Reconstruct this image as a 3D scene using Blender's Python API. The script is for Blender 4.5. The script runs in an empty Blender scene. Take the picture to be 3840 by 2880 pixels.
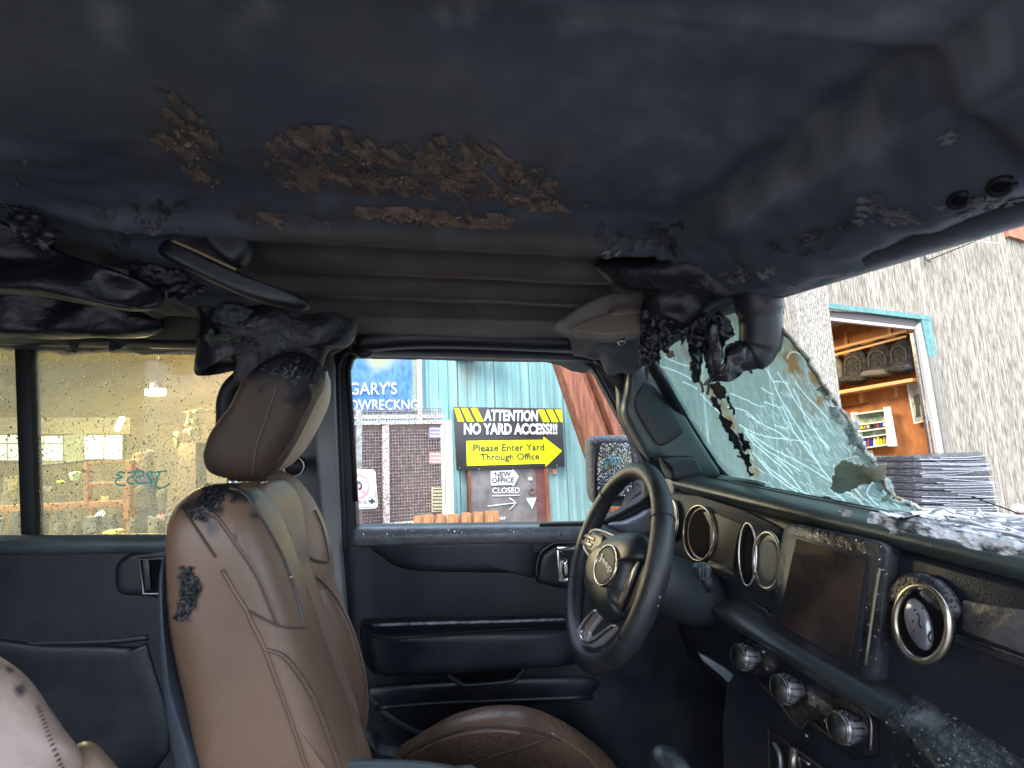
import bpy, bmesh, math, random
import numpy as np
from mathutils import Vector, Matrix, noise, bvhtree
random.seed(7)
sc = bpy.context.scene
COL = sc.collection
# ------------------------------------------------------------------ camera
F = 2000.0; PW, PH = 3840.0, 2880.0
CAMZ = 1.6
def nv(v):
    v = np.array(v, float); return v / np.linalg.norm(v)
Zw = nv((-596, 14500, -F)); Yw = np.array((0, 0, -1.)); Yw = nv(Yw - Yw.dot(Zw) * Zw); Xw = np.cross(Yw, Zw)
RW = np.array([Xw, Yw, Zw])                                  # camera axes -> world
Yc = nv((-250, -125, -F)); Xc = np.array((15900, -250, -F)); Xc = nv(Xc - Xc.dot(Yc) * Yc); Zc = np.cross(Xc, Yc)
RC = np.array([Xc, Yc, Zc])                                  # car axes
Dy = nv((-449, -113, -F)); Dz = nv(Zc - Zc.dot(Dy) * Dy); Dx = np.cross(Dy, Dz)
RD = np.array([Dx, Dy, Dz])                                  # dashboard axes
O = np.array((0, 0, CAMZ))
cam_d = bpy.data.cameras.new('camera'); cam = bpy.data.objects.new('camera', cam_d); COL.objects.link(cam)
cam_d.sensor_width = 36; cam_d.lens = F / PW * 36; cam_d.clip_start = .01; cam_d.clip_end = 500
m = Matrix([list(RW[0]) + [0], list(RW[1]) + [0], list(RW[2]) + [CAMZ], [0, 0, 0, 1]])
cam.matrix_world = m
cam_d.dof.use_dof = True; cam_d.dof.focus_distance = 1.9; cam_d.dof.aperture_fstop = 9.0
sc.camera = cam
# ------------------------------------------------------------------ sky, sun, exposure
w = bpy.data.worlds.new('World'); sc.world = w; w.use_nodes = True
nt = w.node_tree; nt.nodes.clear()
sky = nt.nodes.new('ShaderNodeTexSky'); sky.sky_type = 'NISHITA'; sky.sun_disc = False
sky.sun_elevation = math.radians(52); sky.sun_rotation = math.radians(200); sky.dust_density = 4; sky.air_density = 1.2
mixs = nt.nodes.new('ShaderNodeMixRGB'); mixs.inputs[0].default_value = .62
mixs.inputs[2].default_value = (7.6, 9.0, 11.2, 1)
bg = nt.nodes.new('ShaderNodeBackground'); bg.inputs[1].default_value = .15
wo = nt.nodes.new('ShaderNodeOutputWorld')
nt.links.new(sky.outputs[0], mixs.inputs[1]); nt.links.new(mixs.outputs[0], bg.inputs[0]); nt.links.new(bg.outputs[0], wo.inputs[0])
sl = bpy.data.lights.new('sun', 'SUN'); sl.energy = 1.4; sl.angle = math.radians(25); sl.color = (1, .97, .92)
so = bpy.data.objects.new('sun', sl); COL.objects.link(so)
so.rotation_euler = (math.radians(38), 0, math.radians(-20)); so.location = (0, -5, 20)
vs = sc.view_settings; vs.view_transform = 'Standard'; vs.look = 'None'; vs.gamma = 1; vs.use_curve_mapping = False
vs.exposure = 1.85
sc.render.engine = 'CYCLES'
sc.cycles.max_bounces = 8; sc.cycles.diffuse_bounces = 4; sc.cycles.glossy_bounces = 4; sc.cycles.transparent_max_bounces = 12
sc.cycles.transmission_bounces = 6; sc.cycles.sample_clamp_indirect = 6; sc.cycles.use_denoising = True
sc.cycles.caustics_reflective = False; sc.cycles.caustics_refractive = False

# ------------------------------------------------------------------ pixel and frame helpers
def S(x, y): return (x * 1.736, y * 1.736)
def crop(x0, y0, s): return lambda x, y: (x0 + x * s, y0 + y * s)
A1 = crop(0, 0, .868); A2 = crop(1920, 0, .868); A3 = crop(0, 1200, .5877); A4 = crop(1200, 1200, .5425); A5 = crop(2050, 950, .5726)
A6 = crop(2800, 750, .8442); B1 = crop(0, 1900, .6555); B2 = crop(1300, 1900, .5906); B3 = crop(2500, 1750, .6812); B4 = crop(1280, 1300, .4385)
B5 = crop(2050, 1700, .5425); B6 = crop(600, 1200, .5424); B7 = crop(2600, 2300, .3617); C1 = crop(100, 1280, .4459); C2 = crop(0, 1000, .5877)
C3 = crop(3000, 1100, .4823); C4 = crop(3300, 1600, .3315); C5 = crop(2350, 1050, .5424)
def M(fn, pts): return [fn(*p) for p in pts]
def ray(p): return RW @ np.array(((p[0] - 1920) / F, (1440 - p[1]) / F, -1.0))
def pd(p, d): return O + ray(p) * d                           # point at camera depth d
def hit(p, pl, off=0.0):
    r = ray(p); return O + r * (((pl[0] - O).dot(pl[1]) + off) / r.dot(pl[1]))
def depth(q): return (q - O).dot(ray((1920, 1440)))
CW = RW @ RC.T; DW = RW @ RD.T                                # car->world, dash->world
def fc(x, y, z): return O + CW @ np.array((x, y, z), float)
def fd(x, y, z): return O + DW @ np.array((x, y, z), float)
def cv(x, y, z): return CW @ np.array((x, y, z), float)
def dv(x, y, z): return DW @ np.array((x, y, z), float)
def PCY(y): return (fc(0, y, 0), cv(0, 1, 0))
def PCZ(z): return (fc(0, 0, z), cv(0, 0, 1))
def PCX(x): return (fc(x, 0, 0), cv(1, 0, 0))
def PWY(y): return (np.array((0, y, 0.)), np.array((0, 1., 0)))
def PWZ(z): return (np.array((0, 0, float(z))), np.array((0, 0, 1.)))
def smooth(pts, n=6, closed=False):
    P = [np.array(p, float) for p in pts]; out = []; L = len(P)
    for i in range(L if closed else L - 1):
        g = (lambda k: P[k % L]) if closed else (lambda k: P[min(max(k, 0), L - 1)])
        a, b, c, d = g(i - 1), g(i), g(i + 1), g(i + 2)
        for k in range(n):
            t = k / n
            out.append(.5 * (2 * b + (c - a) * t + (2 * a - 5 * b + 4 * c - d) * t * t + (3 * b - a - 3 * c + d) * t ** 3))
    if not closed: out.append(P[-1])
    return out
def inside(p, poly):
    x, y = p; c = False; j = len(poly) - 1
    for i in range(len(poly)):
        xi, yi = poly[i]; xj, yj = poly[j]
        if (yi > y) != (yj > y) and x < (xj - xi) * (y - yi) / (yj - yi) + xi: c = not c
        j = i
    return c
def pxell(cx, cy, rx, ry, rot=0, n=40):
    r = math.radians(rot); o = []
    for i in range(n):
        a = 2 * math.pi * i / n; x, y = rx * math.cos(a), ry * math.sin(a)
        o.append((cx + x * math.cos(r) - y * math.sin(r), cy + x * math.sin(r) + y * math.cos(r)))
    return o

# ------------------------------------------------------------------ materials
def lin(h):
    h = h.lstrip('#'); c = [int(h[i:i + 2], 16) / 255 for i in (0, 2, 4)]
    return tuple(((x / 12.92) if x <= .04045 else ((x + .055) / 1.055) ** 2.4) for x in c) + (1,)
MATS = {}
def mat(name, c1, c2=None, rough=.5, metal=0, scale=8, bump=0, bscale=60, amt=(.4, .65), spec=.5, rough2=None, coat=0, stretch=None, detail=6, attr=None, c3=None, emit=None, attr2=None):
    if name in MATS: return MATS[name]
    mt = bpy.data.materials.new(name); mt.use_nodes = True; n = mt.node_tree; b = n.nodes['Principled BSDF']; L = n.links
    if isinstance(c1, str): c1 = lin(c1)
    if isinstance(c2, str): c2 = lin(c2)
    if isinstance(c3, str): c3 = lin(c3)
    b.inputs['Roughness'].default_value = rough; b.inputs['Metallic'].default_value = metal
    b.inputs['Specular IOR Level'].default_value = spec; b.inputs['Coat Weight'].default_value = coat
    b.inputs['Coat Roughness'].default_value = .08
    tc = n.nodes.new('ShaderNodeTexCoord'); mp = n.nodes.new('ShaderNodeMapping'); L.new(tc.outputs['Object'], mp.inputs[0])
    if stretch: mp.inputs['Scale'].default_value = stretch
    src = None
    if c2 is not None:
        no = n.nodes.new('ShaderNodeTexNoise'); no.inputs['Scale'].default_value = scale; no.inputs['Detail'].default_value = detail
        no.inputs['Roughness'].default_value = .62
        L.new(mp.outputs[0], no.inputs['Vector'])
        cr = n.nodes.new('ShaderNodeMapRange'); cr.inputs[1].default_value = amt[0]; cr.inputs[2].default_value = amt[1]; L.new(no.outputs['Fac'], cr.inputs[0])
        mx = n.nodes.new('ShaderNodeMixRGB'); L.new(cr.outputs[0], mx.inputs[0]); mx.inputs[1].default_value = c1; mx.inputs[2].default_value = c2
        src = mx.outputs[0]
        if rough2 is not None:
            rr = n.nodes.new('ShaderNodeMapRange'); L.new(cr.outputs[0], rr.inputs[0]); rr.inputs[3].default_value = rough; rr.inputs[4].default_value = rough2
            L.new(rr.outputs[0], b.inputs['Roughness'])
    else:
        rgb = n.nodes.new('ShaderNodeRGB'); rgb.outputs[0].default_value = c1; src = rgb.outputs[0]
    if attr:
        at = n.nodes.new('ShaderNodeAttribute'); at.attribute_name = attr
        m2 = n.nodes.new('ShaderNodeMixRGB'); L.new(at.outputs['Fac'], m2.inputs[0]); L.new(src, m2.inputs[1]); m2.inputs[2].default_value = c3; src = m2.outputs[0]
    if attr2:
        at = n.nodes.new('ShaderNodeAttribute'); at.attribute_name = attr2[0]
        m2 = n.nodes.new('ShaderNodeMixRGB'); L.new(at.outputs['Fac'], m2.inputs[0]); L.new(src, m2.inputs[1]); m2.inputs[2].default_value = attr2[1]; src = m2.outputs[0]
    L.new(src, b.inputs['Base Color'])
    if bump:
        n2 = n.nodes.new('ShaderNodeTexNoise'); n2.inputs['Scale'].default_value = bscale; n2.inputs['Detail'].default_value = 5; L.new(mp.outputs[0], n2.inputs['Vector'])
        bp = n.nodes.new('ShaderNodeBump'); bp.inputs['Strength'].default_value = bump; bp.inputs['Distance'].default_value = .01
        L.new(n2.outputs['Fac'], bp.inputs['Height']); L.new(bp.outputs[0], b.inputs['Normal'])
    if emit:
        b.inputs['Emission Color'].default_value = lin(emit[0]) if isinstance(emit[0], str) else emit[0]; b.inputs['Emission Strength'].default_value = emit[1]
    MATS[name] = mt; return mt
SOOT = mat('soot', (.030, .036, .048, 1), (.075, .077, .088, 1), rough=.62, rough2=.38, scale=5, bump=.35, bscale=24)
CHAR = mat('char', (.005, .006, .009, 1), (.017, .018, .022, 1), rough=.55, rough2=.32, scale=18, bump=.45, bscale=48)
ROOFM = mat('roof_liner', (.058, .072, .098, 1), (.105, .115, .140, 1), rough=.72, rough2=.55, scale=3.2, bump=.25, bscale=14, attr='stain', c3=(.088, .070, .052, 1), amt=(.38, .72), attr2=('pale', (.21, .22, .25, 1)))
PLAST = mat('black_plastic', (.010, .013, .020, 1), (.021, .023, .029, 1), rough=.30, rough2=.5, scale=7, bump=.12, bscale=420)
PLASTW = mat('wet_plastic', (.014, .016, .021, 1), (.036, .038, .044, 1), rough=.26, rough2=.6, scale=16, bump=.25, bscale=70)
GREENP = mat('pillar_plastic', (.058, .078, .076, 1), (.078, .10, .096, 1), rough=.34, scale=6, bump=.08, bscale=300)
RUBBER = mat('rubber', (.012, .013, .015, 1), rough=.55, spec=.35)
GREYP = mat('grey_trim', (.26, .265, .26, 1), (.19, .195, .20, 1), rough=.45, scale=5)
LEATH = mat('brown_leather', (.195, .118, .076, 1), (.135, .082, .054, 1), rough=.36, scale=4, bump=.09, bscale=340, attr='stain', c3=(.018, .017, .018, 1))
LEATHL = mat('tan_leather', (.29, .190, .135, 1), (.22, .145, .104, 1), rough=.36, scale=5, bump=.09, bscale=340, attr='stain', c3=(.018, .017, .018, 1))
LEATHD = mat('smoked_leather', (.095, .060, .043, 1), (.060, .040, .030, 1), spec=.25, rough=.55, scale=5, bump=.16, bscale=340, attr='stain', c3=(.015, .015, .016, 1))
LEATHW = mat('wet_leather', (.20, .125, .085, 1), (.13, .08, .055, 1), rough=.25, rough2=.5, scale=9, bump=.22, bscale=60, attr='stain', c3=(.03, .025, .022, 1))
THREADD = mat('seam_dark', (.085, .055, .042, 1), rough=.7)
THREAD = mat('thread', (.42, .30, .23, 1), rough=.6)
CHROME = mat('chrome', (.75, .75, .74, 1), (.45, .42, .38, 1), rough=.12, rough2=.3, metal=1, scale=20)
SATIN = mat('satin_metal', (.42, .40, .37, 1), (.22, .2, .18, 1), rough=.32, metal=.9, scale=18)
GLOSSB = mat('gloss_black', (.012, .013, .015, 1), (.05, .045, .04, 1), rough=.12, rough2=.4, scale=14, amt=(.5, .7))
DARKV = mat('vent_dark', (.006, .006, .008, 1), rough=.8, spec=.08)
GREYB = mat('badge_grey', (.07, .066, .06, 1), rough=.6)
SCREEN = mat('screen_glass', (.030, .023, .021, 1), (.085, .058, .044, 1), rough=.11, scale=9, amt=(.45, .75), coat=.4)  # brown blotches: warm window reflections put into the screen colour
ASH = mat('ash', (.02, .022, .028, 1), (.75, .76, .80, 1), rough=.3, rough2=.5, scale=42, bump=1.0, bscale=90, amt=(.46, .58), stretch=(1.6, .5, 1))
FOAM = mat('brown_foam', (.42, .28, .21, 1), (.20, .135, .105, 1), rough=.9, scale=60, bump=.8, bscale=150)
VISOR = mat('visor_cloth', (.25, .225, .20, 1), (.15, .125, .11, 1), rough=.8, scale=9, bump=.3, bscale=40)
TEAL = mat('teal_paint', (.15, .30, .295, 1), (.29, .44, .425, 1), rough=.5, scale=3, stretch=(3, 3, .25), bump=.1, bscale=30, attr='stain', c3=(.16, .12, .08, 1))
RUSTB = mat('rusty_beam', (.14, .042, .02, 1), (.27, .10, .05, 1), rough=.75, scale=6, stretch=(4, 4, .5), bump=.5, bscale=40)
WOOD = mat('weathered_wood', (.36, .16, .06, 1), (.15, .07, .03, 1), rough=.7, scale=8, stretch=(6, 6, .8), bump=.4, bscale=40, amt=(.42, .62))
MESHM = mat('brown_mesh', (.13, .095, .085, 1), (.28, .22, .20, 1), rough=.6, scale=30)
MESHB = mat('gate_backing', (.25, .185, .16, 1), (.17, .12, .105, 1), rough=.8, scale=5, bump=.2)
WHITEP = mat('white_paint', (.78, .78, .76, 1), (.62, .62, .6, 1), rough=.45, scale=9)
SIGNB = mat('sign_black', (.030, .028, .030, 1), rough=.4)
SIGNY = mat('sign_yellow', (.86, .88, .0, 1), rough=.45)
SIGNR = mat('sign_red', (.75, .22, .24, 1), rough=.5)
BLUEM = mat('mural_blue', (.03, .12, .38, 1), (.09, .23, .48, 1), rough=.55, scale=14, stretch=(2, 2, .7), amt=(.35, .7), attr='stain', c3=(.26, .30, .19, 1))
DOORG = mat('door_grey', (.11, .095, .09, 1), (.20, .18, .17, 1), rough=.5, scale=5, bump=.1)
CONC = mat('ribbed_concrete', (.43, .40, .34, 1), (.165, .145, .115, 1), rough=.85, scale=26, bump=.6, bscale=40, amt=(.40, .64), stretch=(1, 1, .13))
CONCF = mat('ribbed_concrete_pale', (.44, .42, .38, 1), (.22, .20, .17, 1), rough=.85, scale=30, bump=1, bscale=40, amt=(.42, .62), stretch=(1, 1, .45))
CONCS = mat('seam_mortar', (.62, .60, .56, 1), (.5, .48, .45, 1), rough=.9, scale=10)
ASPH = mat('asphalt', (.10, .10, .098, 1), (.17, .165, .155, 1), rough=.4, rough2=.8, scale=3, bump=.3, bscale=50)
PLY = mat('plywood', (.42, .16, .05, 1), (.24, .085, .03, 1), rough=.6, scale=2.2, stretch=(2, 2, 1), amt=(.4, .7))
PLYL = mat('pine_batten', (.55, .30, .12, 1), rough=.6)
WRAPM = mat('wrap_black', (.02, .02, .024, 1), (.085, .085, .10, 1), rough=.22, rough2=.4, scale=7, stretch=(1, 1, 9), bump=.8, bscale=16)
WRAPW = mat('wrap_white', (.40, .40, .43, 1), rough=.25)
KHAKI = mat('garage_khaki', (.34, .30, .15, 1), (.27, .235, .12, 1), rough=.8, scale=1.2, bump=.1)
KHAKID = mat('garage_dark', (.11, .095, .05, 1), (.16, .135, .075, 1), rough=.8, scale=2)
ORANGE = mat('orange_wood', (.50, .19, .045, 1), (.38, .14, .04, 1), rough=.6, scale=4)

def glassmat(name, tint, diff, mixd, rough=.0, attr=None, bump=0, crack=False):
    mt = bpy.data.materials.new(name); mt.use_nodes = True; n = mt.node_tree; n.nodes.clear(); L = n.links
    out = n.nodes.new('ShaderNodeOutputMaterial'); tr = n.nodes.new('ShaderNodeBsdfTransparent'); tr.inputs[0].default_value = tint
    gl = n.nodes.new('ShaderNodeBsdfGlossy'); gl.inputs['Roughness'].default_value = rough + .03
    fr = n.nodes.new('ShaderNodeFresnel'); fr.inputs[0].default_value = 1.45
    m1 = n.nodes.new('ShaderNodeMixShader'); L.new(fr.outputs[0], m1.inputs[0]); L.new(tr.outputs[0], m1.inputs[1]); L.new(gl.outputs[0], m1.inputs[2])
    if mixd:
        di = n.nodes.new('ShaderNodeBsdfDiffuse'); tl = n.nodes.new('ShaderNodeBsdfTranslucent')
        rgb = n.nodes.new('ShaderNodeMixRGB'); rgb.inputs[1].default_value = diff; rgb.inputs[2].default_value = (.17, .11, .045, 1); rgb.inputs[0].default_value = 0
        tc = n.nodes.new('ShaderNodeTexCoord'); no = n.nodes.new('ShaderNodeTexNoise'); no.inputs['Scale'].default_value = 18; L.new(tc.outputs['Object'], no.inputs['Vector'])
        L.new(rgb.outputs[0], di.inputs[0]); L.new(rgb.outputs[0], tl.inputs[0])
        md = n.nodes.new('ShaderNodeMixShader'); md.inputs[0].default_value = .6; L.new(di.outputs[0], md.inputs[1]); L.new(tl.outputs[0], md.inputs[2])
        mr = n.nodes.new('ShaderNodeMapRange'); mr.inputs[1].default_value = .3; mr.inputs[2].default_value = .7; mr.inputs[3].default_value = mixd * .75; mr.inputs[4].default_value = min(mixd * 1.25, .97)
        L.new(no.outputs['Fac'], mr.inputs[0])
        fac = mr.outputs[0]
        if attr:
            at = n.nodes.new('ShaderNodeAttribute'); at.attribute_name = attr; L.new(at.outputs['Fac'], rgb.inputs[0])
            mxm = n.nodes.new('ShaderNodeMath'); mxm.operation = 'MAXIMUM'; L.new(fac, mxm.inputs[0]); L.new(at.outputs['Fac'], mxm.inputs[1]); fac = mxm.outputs[0]
        m2 = n.nodes.new('ShaderNodeMixShader'); L.new(fac, m2.inputs[0]); L.new(m1.outputs[0], m2.inputs[1]); L.new(md.outputs[0], m2.inputs[2])
        last = m2.outputs[0]
        if crack:
            ac = n.nodes.new('ShaderNodeAttribute'); ac.attribute_name = 'pale'; tw = n.nodes.new('ShaderNodeBsdfTranslucent'); tw.inputs[0].default_value = (.46, .64, .60, 1)
            m3 = n.nodes.new('ShaderNodeMixShader'); L.new(ac.outputs['Fac'], m3.inputs[0]); L.new(last, m3.inputs[1]); L.new(tw.outputs[0], m3.inputs[2]); last = m3.outputs[0]
        L.new(last, out.inputs[0])
    else: L.new(m1.outputs[0], out.inputs[0])
    return mt
GLASS = glassmat('window_glass', (.96, .96, .90, 1), (.82, .80, .58, 1), .26)
SHIELD = glassmat('cracked_glass', (.38, .57, .53, 1), (.165, .255, .23, 1), .58, .06, 'stain', crack=True)
DROP = bpy.data.materials.new('water_drop'); DROP.use_nodes = True
_b = DROP.node_tree.nodes['Principled BSDF']; _b.inputs['Transmission Weight'].default_value = 1; _b.inputs['IOR'].default_value = 1.33; _b.inputs['Roughness'].default_value = .02
MIRROR = mat('mirror_glass', (.55, .56, .55, 1), rough=.04, metal=1)
def translucent(m, k=.6, c=(.8, .9, .88, 1)):
    n = m.node_tree; b = n.nodes['Principled BSDF']; o = n.nodes['Material Output']; t = n.nodes.new('ShaderNodeBsdfTranslucent'); t.inputs[0].default_value = c
    x = n.nodes.new('ShaderNodeMixShader'); x.inputs[0].default_value = k; n.links.new(b.outputs[0], x.inputs[1]); n.links.new(t.outputs[0], x.inputs[2]); n.links.new(x.outputs[0], o.inputs[0]); return m
CRACK = translucent(mat('crack_white', (.85, .95, .93, 1), rough=.2), .75, (.95, 1, 1, 1))
def em(name, c, s):
    return mat(name, c, emit=(c, s))

# ------------------------------------------------------------------ object builders
def link(name, me, m, parent=None, **props):
    o = bpy.data.objects.new(name, me); COL.objects.link(o)
    if m is not None: me.materials.append(m)
    if parent is not None:
        o.parent = parent; o['_'] = 0; del o['_']
    for k, v in props.items(): o[k] = v
    return o
LOCW = {}
def place(o, loc, parent):
    LOCW[o.name] = np.array(loc, float)
    base = LOCW[parent.name] if parent is not None else np.zeros(3)
    o.location = LOCW[o.name] - base
def empty(name, loc, parent=None, **props):
    o = bpy.data.objects.new(name, None); COL.objects.link(o); o.empty_display_size = .05
    if parent is not None: o.parent = parent
    place(o, loc, parent)
    for k, v in props.items(): o[k] = v
    return o
def mk(name, V, FA, m, parent=None, shade=True, attr=None, attr2=None, **props):
    V = np.array([np.asarray(v, float) for v in V]); c = V.mean(axis=0)
    me = bpy.data.meshes.new(name); me.from_pydata((V - c).tolist(), [], FA); me.validate()
    if attr is not None:
        a = me.attributes.new('stain', 'FLOAT', 'POINT'); a.data.foreach_set('value', np.array(attr, dtype=np.float32))
    if attr2 is not None:
        a = me.attributes.new('pale', 'FLOAT', 'POINT'); a.data.foreach_set('value', np.array(attr2, dtype=np.float32))
    if shade: me.polygons.foreach_set('use_smooth', [True] * len(me.polygons))
    me.update(); o = link(name, me, m, parent, **props); place(o, c, parent); return o
def fixn(o):
    bm = bmesh.new(); bm.from_mesh(o.data); bmesh.ops.recalc_face_normals(bm, faces=bm.faces); bm.to_mesh(o.data); bm.free(); return o
def slab(name, pts, dirv, m, parent=None, bevel=0.0, seg=2, shade=None, **props):
    """polygon of world points, extruded along dirv"""
    n = len(pts); V = [np.array(p) for p in pts] + [np.array(p) + dirv for p in pts]
    FA = [list(range(n)), list(range(2 * n - 1, n - 1, -1))] + [[i, i + n, (i + 1) % n + n, (i + 1) % n] for i in range(n)]
    o = mk(name, V, FA, m, parent, shade=False, **props); fixn(o)
    if bevel:
        bm = bmesh.new(); bm.from_mesh(o.data)
        ed = [e for e in bm.edges if len(e.link_faces) == 2 and e.calc_face_angle(0) > .7]
        bmesh.ops.bevel(bm, geom=ed, offset=bevel, segments=seg, affect='EDGES', profile=.5, clamp_overlap=True)
        bm.to_mesh(o.data); bm.free()
        o.data.polygons.foreach_set('use_smooth', [True] * len(o.data.polygons)); sharp(o, 40)
    return o
def sharp(o, deg):
    try: o.data.set_sharp_from_angle(angle=math.radians(deg))
    except Exception: pass
def ppoly(name, px, pl, t, m, parent=None, off=0.0, bevel=0.0, sm=0, **props):
    """pixel outline projected on plane pl (normal pl[1]); thickness t away from the camera"""
    if sm: px = [tuple(q) for q in smooth(px, sm, True)]
    n = pl[1] if pl[1].dot(ray((1920, 1440))) > 0 or abs(pl[1].dot(ray(px[0]))) < 1e-6 else -pl[1]
    if ray(px[0]).dot(n) < 0: n = -n
    pts = [hit(q, pl) - n * off for q in px]
    return slab(name, pts, n * t, m, parent, bevel, **props)
def band(name, outer, inner, dirv, m, parent=None, **props):
    n = len(outer); V = [*outer, *inner, *[np.array(p) + dirv for p in outer], *[np.array(p) + dirv for p in inner]]; FA = []
    for i in range(n):
        j = (i + 1) % n
        FA += [[i, j, n + j, n + i], [2 * n + j, 2 * n + i, 3 * n + i, 3 * n + j], [i, 2 * n + i, 2 * n + j, j], [n + i, n + j, 3 * n + j, 3 * n + i]]
    o = mk(name, V, FA, m, parent, shade=False, **props); fixn(o); return o
def box(name, c, ax, size, m, parent=None, bevel=0.0, **props):
    ax = [np.array(a, float) for a in ax]; c = np.array(c, float)
    a, b, d = [ax[i] * size[i] / 2 for i in range(3)]
    return slab(name, [c - a - b - d, c + a - b - d, c + a + b - d, c - a + b - d], d * 2, m, parent, bevel, **props)
def ttube(paths, rad, segs=8, closed=False):
    V = []; FA = []
    for pi, path in enumerate(paths):
        P = [np.array(p, float) for p in path]; n = len(P); base = len(V)
        r = rad[pi] if isinstance(rad, (list, tuple)) and isinstance(rad[0], (list, tuple)) else rad
        prev = None
        for i in range(n):
            a = P[(i - 1) % n] if closed else P[max(i - 1, 0)]; b = P[(i + 1) % n] if closed else P[min(i + 1, n - 1)]
            t = b - a; t = t / (np.linalg.norm(t) + 1e-12)
            if prev is None:
                u = np.cross(t, (0, 0, 1.)); u = np.cross(t, (0, 1., 0)) if np.linalg.norm(u) < .1 else u
            else: u = prev - t * prev.dot(t)
            u = u / (np.linalg.norm(u) + 1e-12); prev = u; v = np.cross(t, u)
            ri = r[i] if isinstance(r, (list, tuple)) else r
            for k in range(segs):
                an = 2 * math.pi * k / segs; V.append(P[i] + (u * math.cos(an) + v * math.sin(an)) * ri)
        for i in range(n if closed else n - 1):
            for k in range(segs):
                j = (i + 1) % n; FA.append([base + i * segs + k, base + i * segs + (k + 1) % segs, base + j * segs + (k + 1) % segs, base + j * segs + k])
        if not closed:
            FA.append([base + k for k in range(segs)][::-1]); FA.append([base + (n - 1) * segs + k for k in range(segs)])
    return V, FA
def tube(name, paths, rad, m, parent=None, closed=False, segs=8, **props):
    if not isinstance(paths[0][0], (list, tuple, np.ndarray)) or np.ndim(paths[0][0]) == 0: paths = [paths]
    V, FA = ttube(paths, rad, segs, closed); return mk(name, V, FA, m, parent, **props)
def inflate(name, px, pl, tf, tb, m, parent=None, p=4.0, q=2.0, rings=9, sm=5, stain=None, amp=0.0, off=0.0, nscale=14, **props):
    """smooth cushion-like solid whose outline on plane pl is px; bulges tf towards the camera, tb away"""
    ol = [tuple(a) for a in smooth(px, sm, True)] if sm else px
    n = pl[1]
    if ray(ol[0]).dot(n) > 0: n = -n
    W = [hit(a, pl) + n * off for a in ol]; c = sum(W) / len(W); N = len(W); V = []; FA = []; base = {}
    for side, t in ((1, tf), (-1, tb)):
        for k in range(1 if side > 0 else 1, rings + 1):
            s = math.sin(k / rings * math.pi / 2); h = (1 - s ** p) ** (1 / q)
            if side < 0 and k == rings: base[(side, k)] = base[(1, rings)]; continue
            base[(side, k)] = len(V)
            for a in W: V.append(c + (a - c) * s + n * side * t * h)
        base[(side, 0)] = len(V); V.append(c + n * side * t)
        for k in range(1, rings):
            b0, b1 = base[(side, k)], base[(side, k + 1)]
            for i in range(N):
                j = (i + 1) % N; FA.append([b0 + i, b0 + j, b1 + j, b1 + i] if side > 0 else [b0 + i, b1 + i, b1 + j, b0 + j])
        b1 = base[(side, 1)]; c0 = base[(side, 0)]
        for i in range(N):
            j = (i + 1) % N; FA.append([c0, b1 + i, b1 + j] if side > 0 else [c0, b1 + j, b1 + i])
    if amp: V = [v + n * amp * noise.noise(Vector(v * nscale)) for v in V]
    at = None
    if stain is not None: at = [stain(v) for v in V]
    o = mk(name, V, FA, m, parent, attr=at, **props); fixn(o); return o
def topx(q):
    v = RW.T @ (np.array(q) - O); return (1920 + F * v[0] / -v[2], 1440 - F * v[1] / -v[2])
def bvh(*objs):
    V = []; FA = []
    for o in objs:
        b = len(V); base = LOCW[o.name]
        V += [Vector(np.array(v.co) + base) for v in o.data.vertices]; FA += [[b + i for i in p.vertices] for p in o.data.polygons]
    return bvhtree.BVHTree.FromPolygons(V, FA)
def drape(pts, tree, lift=.001, n=5, dflt=None):
    out = []; last = dflt
    for a in smooth(pts, n):
        r = ray(a); rn = r / np.linalg.norm(r); h = tree.ray_cast(Vector(O), Vector(rn))
        if h[0] is not None:
            q = np.array(h[0]); last = depth(q); out.append(q - rn * lift)
        elif last: out.append(pd(a, last) - rn * lift)
    return out
def patch(name, px, pl, m, parent=None, cell=8, pale=None, amp=.004, nsc=30, off=0.0, rag=0.0, stain=None, thick=.0015, warp=None, **props):
    """irregular sheet: grid cells whose centre falls in the pixel outline, crumpled along the plane normal"""
    xs = [a[0] for a in px]; ys = [a[1] for a in px]; x0, x1, y0, y1 = min(xs), max(xs), min(ys), max(ys)
    nx = max(2, int((x1 - x0) / cell)); ny = max(2, int((y1 - y0) / cell)); idx = {}; V = []; FA = []; at = []; PXL = []
    n = pl[1]
    if ray(px[0]).dot(n) > 0: n = -n
    def vid(i, j):
        if (i, j) not in idx:
            a = (x0 + i * cell, y0 + j * cell); w0 = hit(a, pl) + n * off
            d = noise.fractal(Vector(w0 * nsc), .8, 2.1, 4) * amp + (warp(a) if warp else 0)
            idx[(i, j)] = len(V); V.append(w0 + n * d); at.append(stain(a, w0) if stain else 0.0); PXL.append(a)
        return idx[(i, j)]
    for i in range(-1, nx + 2):
        for j in range(-1, ny + 2):
            a = (x0 + (i + .5) * cell, y0 + (j + .5) * cell)
            if rag:
                a2 = (a[0] + rag * noise.noise(Vector((a[0] / 23, a[1] / 23, 3))), a[1] + rag * noise.noise(Vector((a[0] / 23, a[1] / 23, 9))))
            else: a2 = a
            if inside(a2, px): FA.append([vid(i, j), vid(i, j + 1), vid(i + 1, j + 1), vid(i + 1, j)])
    if not V: return None
    o = mk(name, V, FA, m, parent, attr=at, attr2=(pale(np.array(PXL)) if pale else None), **props)
    if thick:
        md = o.modifiers.new('solid', 'SOLIDIFY'); md.thickness = thick
    return o
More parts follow.
